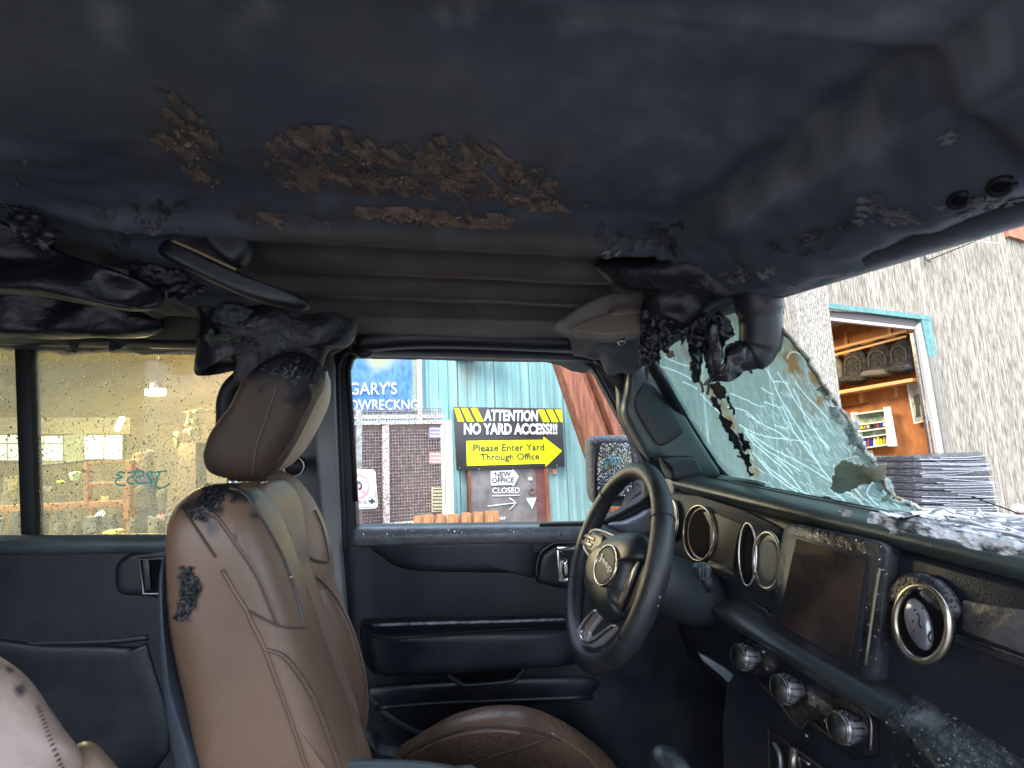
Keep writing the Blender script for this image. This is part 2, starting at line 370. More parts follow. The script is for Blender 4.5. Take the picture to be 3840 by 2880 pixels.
def text(name, s, bl, br, tl, m, parent=None, bold=0.0, extr=.15, **props):
    """text mesh fitted to the world parallelogram bottom-left, bottom-right, top-left"""
    cu = bpy.data.curves.new('t', 'FONT'); cu.body = s; cu.offset = bold; cu.extrude = .05; cu.resolution_u = 3; cu.align_x = 'CENTER'
    o = bpy.data.objects.new('t', cu); COL.objects.link(o); dg = bpy.context.evaluated_depsgraph_get(); dg.update()
    me = bpy.data.meshes.new_from_object(o.evaluated_get(dg)); bpy.data.objects.remove(o)
    V = np.array([v.co[:] for v in me.vertices]); FA = [list(p.vertices) for p in me.polygons]
    mn, mx = V.min(0), V.max(0); bl, br, tl = map(np.array, (bl, br, tl)); ex, ey = br - bl, tl - bl
    nn = np.cross(ex, ey); nn = nn / np.linalg.norm(nn)
    if nn.dot(bl - O) > 0: nn = -nn
    th = np.linalg.norm(ey) * extr * .2
    W = [bl + ex * (v[0] - mn[0]) / (mx[0] - mn[0]) + ey * (v[1] - mn[1]) / (mx[1] - mn[1]) + nn * (th * (1 if v[2] > 0 else -.2)) for v in V]
    bpy.data.meshes.remove(me)
    o2 = mk(name, W, FA, m, parent, shade=False, **props); return o2
def ptext(name, s, bl, br, tl, pl, m, parent=None, off=.003, **k):
    n = pl[1]
    if ray(bl).dot(n) > 0: n = -n
    return text(name, s, hit(bl, pl) + n * off, hit(br, pl) + n * off, hit(tl, pl) + n * off, m, parent, **k)

# ================================================================== THE SETTING
mk('ground', [(-120, -60, 0), (120, -60, 0), (120, 160, 0), (-120, 160, 0)], [[0, 1, 2, 3]], ASPH, kind='structure', shade=False)
W1 = np.array((math.cos(math.radians(22)), math.sin(math.radians(22)), 0)); N1 = np.array((W1[1], -W1[0], 0))
TW = (pd((1900, 1650), 6.0), N1)
UP = np.array((0, 0, 1.))
def onw(pl, wd, s, z, off=0.0):
    q = pl[0] + wd * s + pl[1] * off; return np.array((q[0], q[1], z))
def scoord(px, pl, wd): return (hit(px, pl) - pl[0]).dot(wd)
def ribbed(name, pl, wd, s0, s1, z0, z1, pitch, dep, m, parent, off=0.0, stain=None, nz=1, jit=0):
    V = []; FA = []; n = max(1, round((s1 - s0) / pitch)); p = (s1 - s0) / n; prof = []
    for i in range(n):
        a = s0 + i * p; jj = 1 + jit * random.uniform(-1, 1)
        prof += [(a, 0), (a + p * .5, 0), (a + p * .62, dep * jj), (a + p * .88, dep * jj)]
    prof.append((s1, 0)); zs = [z0 + (z1 - z0) * k / nz for k in range(nz + 1)]; at = []
    for z in zs:
        for a, d in prof: V.append(onw(pl, wd, a, z, off + d)); at.append(stain(a, z) if stain else 0)
    N = len(prof)
    for k in range(nz):
        for i in range(N - 1): FA.append([k * N + i, k * N + i + 1, (k + 1) * N + i + 1, (k + 1) * N + i])
    b = len(V)                                              # back sheet so the panel has a thickness
    for z in (z0, z1):
        for a in (s0, s1): V.append(onw(pl, wd, a, z, off - .03)); at.append(0)
    FA.append([b, b + 2, b + 3, b + 1])
    return mk(name, V, FA, m, parent, shade=False, attr=at)
# ---------------- teal building
tb = empty('teal_building', onw(TW, W1, 0, 0), label='weathered teal sheet metal building seen through the driver side window', category='building')
sM = scoord(B4(668, 300), TW, W1); sT1 = scoord(A5(150, 1000), TW, W1) + .35
fl = hit(B4(1080, 130), TW)
def rust(s, z):
    s0 = (fl - TW[0]).dot(W1); d = abs(s - s0) / .16; h = (fl[2] - z) / .5
    v = 0
    if 0 < h < 1 and d < 1: v = (1 - d) * (1 - h) * .9
    if z < 1.25: v = max(v, .22 * (noise.noise(Vector((s * 4, z * 3, 0))) + .3))
    return max(0, min(1, v))
npan = 5; wp = (sT1 - sM) / npan
sD0, sD1 = scoord(B4(1068, 1300), TW, W1), scoord(B4(1755, 1300), TW, W1)
for k in range(npan): ribbed('wall_panel', TW, W1, sM + k * wp, sM + (k + 1) * wp - .006, 0, 4.6, .11, .014, TEAL, tb, stain=rust, nz=46)
sL = scoord((945, 1600), TW, W1); wl_ = (sM - sL) / 2
for k in range(2): ribbed('wall_panel', TW, W1, sM - (k + 1) * wl_, sM - k * wl_ - .006, 0, 4.6, .11, .014, TEAL, tb)
# deep body of the building
box('building_body', onw(TW, W1, (sL + sT1) / 2, 2.3, -.6), (W1, N1, UP), (sT1 - sL, 1.1, 4.6), mat('body_grey', (.2, .25, .25, 1), rough=.8), tb)
# door with hand lettering
dpx = lambda x, y: B4(x, y)
def onto(px, off): return hit(px, TW) + N1 * off
zt = onto(B4(1400, 1010), .03)[2]
def wallrect(name, s0, s1, z0, z1, off, t, m, parent, **k):
    return slab(name, [onw(TW, W1, s0, z0, off), onw(TW, W1, s1, z0, off), onw(TW, W1, s1, z1, off), onw(TW, W1, s0, z1, off)], N1 * t, m, parent, **k)
door = wallrect('door', sD0 + .03, sD1 - .03, .05, zt, .018, .035, DOORG, tb)
wallrect('door_frame', sD0, sD0 + .03, 0, zt, .018, .06, RUSTB, door); wallrect('door_frame', sD1 - .045, sD1, 0, zt, .018, .06, RUSTB, door)
wallrect('door_edge', sD1 - .15, sD1 - .045, .05, zt, .053, .006, mat('maroon', (.10, .03, .03, 1), (.16, .06, .05, 1), rough=.5), door)
TD = (TW[0] + N1 * .062, N1)
tube('chalk_arrow', [[hit(B4(*a), TD) for a in l] for l in ([(1250, 1366), (1495, 1335)], [(1438, 1295), (1495, 1335), (1440, 1395)], [(1290, 1276), (1525, 1272)])], .0055, WHITEP, door, segs=5)
ptext('chalk_lettering', 'CLOSED', B4(1290, 1253), B4(1522, 1250), B4(1292, 1206), TD, WHITEP, door)
ptext('chalk_lettering', 'her', B4(1338, 1482), B4(1408, 1478), B4(1338, 1448), TD, WHITEP, door)
ppoly('triangle_sticker', M(B4, [(1580, 1297), (1668, 1292), (1632, 1386)]), TD, .003, WHITEP, door)
tube('door_knob', [hit(q, TD) for q in pxell(*B4(1625, 1238), 11, 11, n=20)], .007, mat('old_brass', (.22, .13, .09, 1), rough=.5, metal=.6), door, closed=True)
box('door_lock', hit(B4(1615, 1130), TD), (W1, N1, UP), (.04, .02, .03), WHITEP, door)
# arrow notice on the door
na = empty('office_notice', hit(B4(1390, 1180), TD), label='small white paper arrow reading new office taped to the grey door', category='notice')
ppoly('arrow_paper', M(B4, [(1275, 1064), (1460, 1056), (1462, 1040), (1514, 1110), (1468, 1196), (1458, 1182), (1277, 1186)]), TD, .004, WHITEP, na, off=.01)
ptext('lettering', 'NEW', B4(1310, 1115), B4(1450, 1108), B4(1310, 1072), (TD[0] + N1 * .012, N1), SIGNB, na, bold=.02)
ptext('lettering', 'OFFICE', B4(1286, 1168), B4(1476, 1160), B4(1286, 1122), (TD[0] + N1 * .012, N1), SIGNB, na, bold=.02)
# attention sign
sg = empty('warning_sign', onto(B4(1440, 1040), .08), label='large black and yellow board reading attention no yard access', category='sign')
TS = (TW[0] + N1 * .09, N1)
ppoly('board', M(B4, [(962, 514), (1884, 529), (1912, 1026), (990, 1057)]), TS, .03, SIGNB, sg, bevel=.002)
for a, b, c, d in ((965, 1003, 1050, 997), (1022, 1076, 1133, 1076), (1106, 1160, 1216, 1160)):
    ppoly('yellow_stripe', M(B4, [(a, 525), (b, 526), (c, 640), (d, 639)]), TS, .003, SIGNY, sg, off=.004)
for a, b, c, d in ((1678, 1732, 1780, 1726), (1750, 1806, 1856, 1800), (1824, 1884, 1891, 1874)):
    ppoly('yellow_stripe', M(B4, [(a, 538), (b, 539), (c, 645), (d, 645)]), TS, .003, SIGNY, sg, off=.004)
ppoly('yellow_arrow', M(B4, [(1068, 806), (1730, 797), (1728, 770), (1886, 892), (1746, 1026), (1741, 999), (1074, 1019)]), TS, .003, SIGNY, sg, off=.004)
TS2 = (TS[0] + N1 * .006, N1)
ptext('lettering', 'ATTENTION', B4(1218, 637), B4(1678, 640), B4(1222, 537), TS2, WHITEP, sg, bold=.035)
ptext('lettering', 'NO YARD ACCESS!!!', B4(1047, 753), B4(1846, 751), B4(1047, 653), TS2, WHITEP, sg, bold=.035)
ptext('lettering', 'Please Enter Yard', B4(1127, 897), B4(1735, 888), B4(1127, 834), TS2, SIGNB, sg, bold=.012)
ptext('lettering', 'Through Office', B4(1186, 992), B4(1692, 982), B4(1186, 914), TS2, SIGNB, sg, bold=.012)
for q in ((1010, 1040), (1175, 1050), (1840, 1016)):
    tube('bolt', [hit(B4(*q), TS) , hit(B4(*q), TS) + N1 * .01], .008, SATIN, sg, segs=8)
# card sticker
cs = ppoly('card_sticker', M(B4, [(1772, 1045), (1836, 1043), (1838, 1090), (1774, 1092)]), TW, .003, mat('sticker_grey', (.35, .45, .48, 1), rough=.4), off=.025, label='tiny payment card sticker on the teal wall right of the door', category='sticker')
for x, c in ((1795, (.6, .08, .08, 1)), (1815, (.8, .32, .12, 1))):
    ppoly('printed_circle', [q for q in pxell(*B4(x, 1067), 7, 8, n=18)], TW, .002, mat('circ%d' % x, c, rough=.4), cs, off=.028 + .002 * (x > 1800))
# floodlight
flo = empty('flood_light', onto(B4(1150, 70), .1), label='grey floodlight above the sign with a rust streak below', category='lamp')
ppoly('lamp_housing', M(B4, [(1125, 62), (1338, 70), (1330, 108), (1240, 120), (1105, 112)]), TW, .12, mat('rusty_grey', (.32, .27, .23, 1), (.15, .09, .06, 1), rough=.7, scale=20), flo, off=.2, bevel=.008)
ppoly('mount_box', M(B4, [(960, 62), (1000, 52), (1128, 66), (1095, 128), (1015, 130), (965, 100)]), TW, .1, SATIN, flo, off=.12, bevel=.008)
ppoly('lamp_lens', M(B4, [(1002, 64), (1128, 66), (1104, 108), (1010, 92)]), TW, .01, WHITEP, flo, off=.14)
# mural
mu = empty('painted_mural', onto(B4(400, 545), .03), label='faded blue painted shop name board on the corner of the teal wall', category='sign')
def mst(a, w0):
    n1 = noise.fractal(Vector((a[0] / 60, a[1] / 60, 1)), 1, 2, 3)
    e = math.hypot((a[0] - B4(330, 0)[0]) / 58, (a[1] - B4(0, 120)[1]) / 42)
    r = max(0, 1 - abs(a[0] - B4(630, 0)[0]) / 16)
    return max(0, min(1, (1.15 - e) * 1.3 + n1 * .5, )) if e < 1.3 else max(0, min(1, r * 1.2 + n1 * .35))
patch('painted_board', M(B4, [(-300, -160), (665, -160), (668, 560), (-300, 560)]), (TW[0] + N1 * .03, N1), BLUEM, mu, cell=7, amp=.004, nsc=9, stain=mst, thick=.01)
TM = (TW[0] + N1 * .045, N1)
ptext('lettering', "GARY'S", B4(66, 412), B4(474, 408), B4(66, 305), TM, WHITEP, mu, bold=.004)
ptext('lettering', 'AUTOWRECKNG', B4(-160, 545), B4(655, 538), B4(-160, 455), TM, WHITEP, mu, bold=.002)
wallrect('trim_strip', sM - .035, sM + .01, .0, 4.6, .05, .02, WHITEP, mu)
# mesh gate in front of the wall
TG = (TW[0] + N1 * .55, N1)
gt = empty('mesh_gate', hit(B4(500, 1540), TG), label='brown wire mesh gate with pale rails below the mural', category='gate')
g0, g1 = scoord((950, 1700), TG, W1), scoord(B4(874, 900), TG, W1); zg0 = .12; zg1 = hit(B4(500, 640), TG)[2]; zg2 = hit(B4(500, 530), TG)[2]
def grect(name, s0, s1, z0, z1, off, t, m, parent, **k):
    return slab(name, [onw(TG, W1, s0, z0, off), onw(TG, W1, s1, z0, off), onw(TG, W1, s1, z1, off), onw(TG, W1, s0, z1, off)], N1 * t, m, parent, **k)
grect('backing_sheet', g0, g1, zg0, zg1, -.10, .01, MESHB, gt)
V = []; FA = []
def addbox(s0, s1, z0, z1, off, t, Vv=None, Ff=None, pl=TG, wd=W1):
    b = len(V); 
    for o in (off, off + t):
        for s_, z_ in ((s0, z0), (s1, z0), (s1, z1), (s0, z1)): V.append(onw(pl, wd, s_, z_, o))
    FA.extend([[b, b + 1, b + 2, b + 3], [b + 4, b + 7, b + 6, b + 5], [b, b + 4, b + 5, b + 1], [b + 1, b + 5, b + 6, b + 2], [b + 2, b + 6, b + 7, b + 3], [b + 3, b + 7, b + 4, b]])
s_ = g0
while s_ < g1: addbox(s_, s_ + .008, zg0, zg2 + random.uniform(-.01, .01), 0, .006); s_ += .026
z_ = zg0
while z_ < zg2: addbox(g0, g1, z_, z_ + .007, .006, .005); z_ += .030
mk('wire_mesh', V, FA, MESHM, gt, shade=False, kind='stuff'); V = []; FA = []
RAILP = mat('pale_rail', (.62, .54, .50, 1), (.22, .16, .14, 1), rough=.7, scale=70, amt=(.45, .55))
for y in (600, 648): zz = hit(B4(500, y), TG)[2]; grect('rail', g0, g1, zz - .02, zz + .015, .013, .03, RAILP, gt)
zz = hit(B4(400, 1525), TG)[2]; grect('rail', g0, g1, zz - .02, zz + .02, .013, .03, RAILP, gt)
sv = scoord(B4(378, 1100), TG, W1); grect('stile', sv - .03, sv + .03, zg0, zg1, .015, .02, RAILP, gt)
grect('stile', g1 - .03, g1, zg0, zg1, .0, .03, mat('pale_frame', (.5, .46, .36, 1), rough=.6), gt)
ppoly('dark_cloth', M(B4, [(90, 690), (130, 700), (180, 800), (220, 965), (90, 975)]), TG, .01, RUBBER, gt, off=-.07)
gp = (TG[0] + N1 * .02, N1)
for (x0, y0, x1, y1, c, lab) in ((750, 685, 866, 782, (.16, .16, .22, 1), 'small lilac grey notice plate high on the mesh gate'), (752, 905, 868, 1000, (.36, .17, .15, 1), 'small faded red notice plate halfway up the mesh gate'), (772, 1205, 880, 1412, (.30, .26, .15, 1), 'tall mustard coloured expanded plate low on the mesh gate')):
    o = ppoly('notice_plate', M(B4, [(x0, y0), (x1, y0), (x1, y1), (x0, y1)]), gp, .008, mat('plate%d' % y0, c, tuple(min(1, q * 1.7) for q in c[:3]) + (1,), rough=.6, scale=30), off=.002, label=lab, category='notice')
    nn = 3 if y0 != 1205 else 7
    for k in range(nn):
        yy = y0 + (k + .5) * (y1 - y0) / nn
        ppoly('printed_line', M(B4, [(x0 + 10, yy - 4), (x1 - 10, yy - 4), (x1 - 10, yy + 6), (x0 + 10, yy + 6)]), gp, .002, mat('plateline', (.07, .05, .05, 1), rough=.6) if nn == 7 else mat('plateline2', (.5, .42, .45, 1), rough=.6), o, off=.005)
# white post between gate and wall
sp = scoord(B4(912, 1000), TG, W1); zp = hit(B4(912, 632), TG)[2]
slab('white_post', [onw(TG, W1, sp - .035, 0, 0), onw(TG, W1, sp + .035, 0, 0), onw(TG, W1, sp + .03, zp, 0), onw(TG, W1, sp - .03, zp, 0)], N1 * .06, WHITEP, bevel=.006, label='slim white post between the mesh gate and the teal wall', category='post')
# turn sign
TU = (pd(B4(220, 1200), 4.6), nv(N1 + np.array((-.15, 0, 0))))
us = empty('traffic_sign', hit(B4(150, 1500), TU), label='white road sign with red ring and barred turning arrow', category='sign')
def rr(x0, y0, x1, y1, r, sk=0):
    o = []
    for cx, cy, a0 in ((x1 - r, y0 + r, -90), (x1 - r, y1 - r, 0), (x0 + r, y1 - r, 90), (x0 + r, y0 + r, 180)):
        for k in range(6):
            a = math.radians(a0 + 18 * k); o.append((cx + r * math.cos(a), cy + r * math.sin(a)))
    return o
skew = lambda p: (p[0] + (p[1] - 1220) * .075, p[1] - (p[0] - 200) * .05)
MB = lambda pts: [B4(*skew(p)) for p in pts]
ppoly('sign_plate', MB(rr(0, 1052, 302, 1388, 36)), TU, .008, WHITEP, us, bevel=.001)
ring = lambda r: MB(pxell(132, 1190, r, r, n=36))
o1 = [hit(q, (TU[0] + TU[1] * .012, TU[1])) for q in ring(112)]; o2 = [hit(q, (TU[0] + TU[1] * .012, TU[1])) for q in ring(92)]
band('red_ring', o1, o2, TU[1] * .002, SIGNR, us)
b1 = [hit(q, (TU[0] + TU[1] * .010, TU[1])) for q in MB(rr(10, 1062, 292, 1378, 30))]; b2 = [hit(q, (TU[0] + TU[1] * .010, TU[1])) for q in MB(rr(15, 1067, 287, 1373, 27))]
band('black_border', b1, b2, TU[1] * .002, SIGNB, us)
tube('turn_arrow', [[hit(q, (TU[0] + TU[1] * .011, TU[1])) for q in MB(l)] for l in ([(95, 1260), (95, 1180), (110, 1155), (140, 1150), (165, 1160), (175, 1185), (165, 1210), (148, 1215)],)], .010, SIGNB, us, segs=4)
ppoly('slash', MB([(55, 1120), (70, 1105), (212, 1250), (198, 1265)]), TU, .002, SIGNR, us, off=.014)
ppoly('small_arrow', MB([(225, 1312), (248, 1312), (242, 1290), (285, 1322), (242, 1352), (248, 1332), (225, 1332)]), TU, .002, SIGNB, us, off=.011)
ptext('lettering', 'THIS LANE', B4(*skew((30, 1345))), B4(*skew((212, 1345))), B4(*skew((30, 1308))), TU, SIGNB, us, off=.011)
zb = hit(B4(150, 1230), TU); box('post', zb + np.array((0, 0, -.45)) + (-TU[1]) * .04, (W1, N1, UP), (.05, .03, 2.3), SATIN, us)
inflate('sagging_tarp', M(B4, [(130, 1400), (200, 1398), (232, 1440), (225, 1500), (235, 1545), (180, 1600), (120, 1560)]), (TU[0] + np.array((0, .5, 0)), TU[1]), .08, .08, mat('tarp_grey', (.10, .10, .13, 1), (.2, .2, .23, 1), rough=.5, scale=12), amp=.03, label='dark grey sagging bag behind the foot of the road sign', category='bag')
# wooden pallet
TP = (pd(B4(980, 1480), 4.2), N1)
pa = empty('wooden_pallet', hit(B4(980, 1560), TP), label='weathered orange brown wooden pallet standing under the window', category='pallet')
edges = [618, 690, 790, 812, 880, 905, 1000, 1025, 1105, 1128, 1205, 1228, 1345]
tops = [1445, 1435, 1448, 1430, 1440, 1428, 1445, 1418, 1430, 1412, 1420, 1405]
for k in range(12):
    a, b = edges[k], edges[k + 1]; t = tops[k]; big = b - a > 40
    ppoly('plank' if big else 'batten', M(B4, [(a, t + (28 if k == 0 else 5)), (a + 6, t), (b - 8, t), (b - 2, t + 6), (b + 12, 2300), (a + 12, 2300)]), TP, .022, WOOD, pa, off=.02 if big else -.005, bevel=.004)
for y in (1600, 1900, 2150): ppoly('rail', M(B4, [(620, y), (1350, y), (1352, y + 70), (622, y + 70)]), TP, .04, WOOD, pa, off=-.03)
# leaning timbers
TL = (pd(A5(200, 1000), 5.45), N1)
for nm, (xa, xb, xc, xd), off, lab in (('leaning_timber', (-96, 10, 546, 388), .10, 'broad rusty brown leaning beam crossing the corner of the teal wall'), ('leaning_timber', (14, 60, 590, 556), .04, 'middle reddish leaning timber tucked between the broad and the narrow one'), ('leaning_timber', (66, 118, 660, 600), .12, 'narrow outer leaning timber beside the chain link fence')):
    ppoly(nm, M(A5, [(xa, 300), (xb, 300), (xc, 1700), (xd, 1700)]), TL, .16, RUSTB, off=off, bevel=.01, label=lab, category='timber')
# chain link fence
TF = (pd(A5(420, 1000), 5.75), N1)
cf = empty('chain_link_fence', hit(A5(420, 1500), TF), label='dark chain link fence behind the leaning timbers', category='fence')
pol = M(A5, [(150, 400), (420, 400), (900, 1500), (600, 1700)]); paths = []
for k in range(-60, 130):
    for sx in (1, -1):
        x0 = 2050 + k * 15.0; seg = []
        for j in range(0, 80):
            q = (x0 + sx * j * 7.5, 1150 + j * 13)
            if inside(q, pol): seg.append(q)
            else:
                if len(seg) > 1: paths.append([hit(seg[0], TF), hit(seg[-1], TF)])
                seg = []
tube('wire_mesh', paths, .0065, mat('fence_wire', (.05, .05, .055, 1), rough=.5, metal=.5), cf, segs=4, kind='stuff')
tube('post', [hit(A5(590, 500), TF), hit(A5(700, 1700), TF)], .03, SATIN, cf)
# ---------------- concrete workshop
W2 = np.array((math.cos(math.radians(19)), math.sin(math.radians(19)), 0)); N2 = np.array((W2[1], -W2[0], 0))
TC = (pd((3700, 1700), 11.3), N2)
wb = empty('concrete_workshop', onw(TC, W2, 0, 0), label='pale ribbed concrete workshop building with an open bay', category='building')
s0 = scoord(A6(345, 600), TC, W2); s1 = scoord(A6(815, 640), TC, W2); ztop = hit(A6(560, 505), TC)[2]; pw = (s1 - s0) / 2
for k in range(2): ribbed('wall_panel', TC, W2, s0 + k * pw, s0 + (k + 1) * pw - .03, ztop, 8, .05, .03, CONC, wb, jit=.4)
for k in range(7): ribbed('wall_panel', TC, W2, s1 + k * pw, s1 + (k + 1) * pw - .03, 0, 8, .05, .03, CONC, wb, jit=.4)
for k in range(6): ribbed('wall_panel', TC, W2, s0 - (k + 1) * pw, s0 - k * pw - .03, 0, 8, .05, .03, CONC, wb, jit=.4)
for k in range(-6, 8):
    sx = s0 + k * pw
    if k == 1: zz0 = ztop
    else: zz0 = 0
    if k in (0, 2): pass
    slab('joint_strip', [onw(TC, W2, sx - .035, zz0, .0), onw(TC, W2, sx + .012, zz0, .0), onw(TC, W2, sx + .012, 8, .0), onw(TC, W2, sx - .035, 8, .0)], N2 * .022, CONCS, wb)
ribbed('pier', TC, W2, s0 - .80, s0 - .01, 0, 8, .05, .03, CONCF, wb, off=.16, jit=.3)
slab('pier_side', [onw(TC, W2, s0 - .80, 0, .0), onw(TC, W2, s0 - .01, 0, .0), onw(TC, W2, s0 - .01, 8, .0), onw(TC, W2, s0 - .80, 8, .0)], N2 * .158, CONCF, wb)
# bay room (side wall, back wall, ceiling, floor)
def bx(s, t, z): q = TC[0] + W2 * s - N2 * t; return np.array((q[0], q[1], z))
zc = ztop + .35
def quad(name, pts, m, parent, t=.06):
    n = np.cross(pts[1] - pts[0], pts[2] - pts[0]); n = n / np.linalg.norm(n); return slab(name, pts, n * t, m, parent)
BR = s1 + .12
quad('bay_side_wall', [bx(BR, .05, 0), bx(BR, 7, 0), bx(BR, 7, zc + 1), bx(BR, .05, zc + 1)], PLY, wb)
quad('bay_back_wall', [bx(BR - 6, 7, 0), bx(BR, 7, 0), bx(BR, 7, zc + 1), bx(BR - 6, 7, zc + 1)], PLY, wb)
quad('bay_left_wall', [bx(BR - 6, .05, 0), bx(BR - 6, 7, 0), bx(BR - 6, 7, zc + 1), bx(BR - 6, .05, zc + 1)], PLY, wb)
quad('bay_ceiling', [bx(BR - 6, .05, zc), bx(BR, .05, zc), bx(BR, 7, zc), bx(BR - 6, 7, zc)], mat('bay_ceiling_paint', (.42, .40, .30, 1), rough=.8), wb)
quad('bay_floor', [bx(BR - 6, -.2, .01), bx(BR, -.2, .01), bx(BR, 7, .01), bx(BR - 6, 7, .01)], mat('bay_floor_grey', (.2, .19, .17, 1), rough=.6), wb, t=.004)
TC3 = (TC[0] - N2 * .02, N2)
TEALP = mat('teal_trim', (.06, .18, .17, 1), (.12, .26, .245, 1), rough=.5, scale=9)
ppoly('bay_lintel', M(A6, [(325, 458), (806, 518), (800, 537), (326, 480)]), TC3, .12, TEALP, wb, off=.06)
ppoly('roller_door', M(A6, [(330, 481), (762, 534), (756, 560), (336, 512)]), TC3, .25, mat('roller_dark', (.10, .085, .075, 1), rough=.6), wb, off=-.02)
ppoly('roller_door_edge', M(A6, [(336, 513), (756, 561), (750, 573), (340, 528)]), TC3, .08, mat('roller_pale', (.5, .44, .42, 1), rough=.5), wb, off=-.03)
ppoly('door_jamb', M(A6, [(766, 532), (806, 522), (836, 690), (800, 700)]), TC3, .1, TEALP, wb, off=.05)
ppoly('door_jamb', M(A6, [(800, 700), (836, 690), (880, 900), (912, 1150), (930, 1500), (900, 1500), (876, 1150)]), TC3, .1, mat('jamb_grey', (.20, .18, .15, 1), (.15, .13, .10, 1), rough=.6), wb, off=.05)
ppoly('door_track', M(A6, [(752, 562), (768, 545), (800, 700), (878, 1150), (905, 1500), (880, 1500), (850, 1150), (795, 830)]), TC3, .06, mat('track_grey', (.42, .42, .40, 1), rough=.5), wb, off=.02)
ppoly('door_track', M(A6, [(742, 590), (750, 588), (840, 1150), (868, 1500), (858, 1500), (830, 1150)]), TC3, .05, SATIN, wb, off=-.03)
SW = (bx(BR - .0, 1, 1), W2)       # plane of the side wall
# upper beams and shelf
ppoly('shelf_beam', M(C3, [(150, 470), (905, 285), (905, 305), (150, 492)]), SW, .05, PLYL, wb, off=.30)
ppoly('shelf_beam', M(C3, [(150, 520), (905, 330), (905, 345), (150, 540)]), SW, .05, PLYL, wb, off=.32)
ppoly('shelf_board', M(C3, [(150, 800), (990, 660), (990, 685), (150, 826)]), SW, .5, PLYL, wb, off=.45)
for x, y0, y1 in ((360, 300, 410), (700, 262, 320), (475, 757, 850), (750, 700, 810)):
    ppoly('batten', M(C3, [(x - 12, y0), (x + 12, y0 - 4), (x + 20, y1), (x - 6, y1)]), SW, .03, PLYL, wb, off=.035)
SEATD = mat('stored_seat', (.018, .018, .019, 1), (.05, .048, .046, 1), rough=.8, scale=14, spec=.1)
seats = [((320, 600), 80, 125, 'leftmost dark olive car seat on the workshop shelf'), ((500, 560), 100, 145, 'second dark car seat from the left on the workshop shelf'), ((690, 515), 105, 145, 'third dark car seat on the workshop shelf with a pale stripe'), ((860, 480), 95, 150, 'rightmost dark car seat on the workshop shelf by the jamb')]
for i, ((x, y), a, b, lab) in enumerate(seats):
    e = empty('stored_car_seat', hit(C3(x, y + b), SW) - W2 * .25, label=lab, category='car seat', group='dark car seats on the workshop shelf')
    mm = SEATD if i else mat('stored_seat_olive', (.075, .07, .05, 1), (.10, .095, .07, 1), rough=.7)
    inflate('backrest', M(C3, [(x - a * .7, y + b), (x - a, y), (x - a * .8, y - b * .5), (x - a * .3, y - b * .72), (x + a * .3, y - b * .8), (x + a * .8, y - b * .5), (x + a, y), (x + a * .8, y + b * .9)]), SW, .10, .08, mm, e, off=.25, amp=.02)
    inflate('headrest', M(C3, [(x - a * .5, y - b * .7), (x - a * .45, y - b * 1.0), (x + a * .4, y - b * 1.08), (x + a * .5, y - b * .75)]), SW, .07, .05, mm, e, off=.25)
    inflate('cushion', M(C3, [(x - a, y + b * .95), (x - a * .9, y + b * .62), (x + a, y + b * .5), (x + a * 1.05, y + b * .85)]), SW, .14, .1, SEATD if i % 2 else mat('stored_seat_grey', (.07, .066, .06, 1), rough=.7), e, off=.36, amp=.02)
    tube('piping', [hit(C3(*q), SW) - W2 * .37 for q in smooth([(x - a * .55, y + b * .4), (x - a * .6, y - b * .2), (x, y - b * .45), (x + a * .55, y - b * .25), (x + a * .6, y + b * .35)], 4)], .008, mat('piping_grey', (.07, .065, .06, 1), rough=.6), e)
# cabinet with bottles
cb = empty('wall_cabinet', hit(C3(620, 1210), SW), label='white open cabinet of bottles on the orange plywood wall', category='cabinet')
ppoly('side', M(C3, [(697, 885), (750, 880), (805, 1185), (730, 1190)]), SW, .02, WHITEP, cb, off=.20, bevel=.002)
ppoly('side', M(C3, [(440, 930), (455, 922), (520, 1205), (492, 1210)]), SW, .18, WHITEP, cb, off=.20)
ppoly('back', M(C3, [(450, 930), (697, 890), (730, 1190), (510, 1208)]), SW, .01, mat('cab_green', (.10, .17, .12, 1), (.3, .36, .28, 1), rough=.6, scale=5), cb, off=.03)
for y in (925, 1010, 1060, 1110, 1190):
    ppoly('shelf', M(C3, [(455 + (y - 925) * .2, y + 10), (705 + (y - 925) * .12, y - 22), (706 + (y - 925) * .12, y - 14), (456 + (y - 925) * .2, y + 20)]), SW, .12, WHITEP, cb, off=.16)
cols = [(.02, .02, .03, 1), (.3, .05, .08, 1), (.7, .7, .65, 1), (.75, .6, .02, 1), (.6, .6, .6, 1), (.03, .06, .5, 1), (.02, .04, .35, 1), (.8, .7, .1, 1), (.45, .3, .1, 1)]
cn = ['black', 'dark red', 'white', 'yellow', 'pale grey', 'bright blue', 'navy blue', 'lemon yellow', 'amber']
for k in range(18):
    row = k // 9; i = k % 9; x = 512 + i * 25; y = (1196 if row == 0 else 1052) - i * 3; h = (58 if row == 0 else 32) * (1 + .3 * ((i * 7) % 3 - 1) * .5); c = (i * 5 + row * 3) % 9
    if row == 1 and i == 4: continue
    bt = ppoly('bottle', M(C3, [(x - 8, y), (x - 8, y - h * .7), (x - 4, y - h * .8), (x - 4, y - h), (x + 4, y - h), (x + 4, y - h * .8), (x + 8, y - h * .7), (x + 8, y)]), SW, .04, mat('bottle%d' % c, cols[c], rough=.35), off=.14, label='%s bottle, %s from the left on the %s cabinet shelf' % (cn[c], ['first', 'second', 'third', 'fourth', 'fifth', 'sixth', 'seventh', 'eighth', 'ninth'][i], ['bottom', 'middle'][row]), category='bottle', group='bottles in the white cabinet')
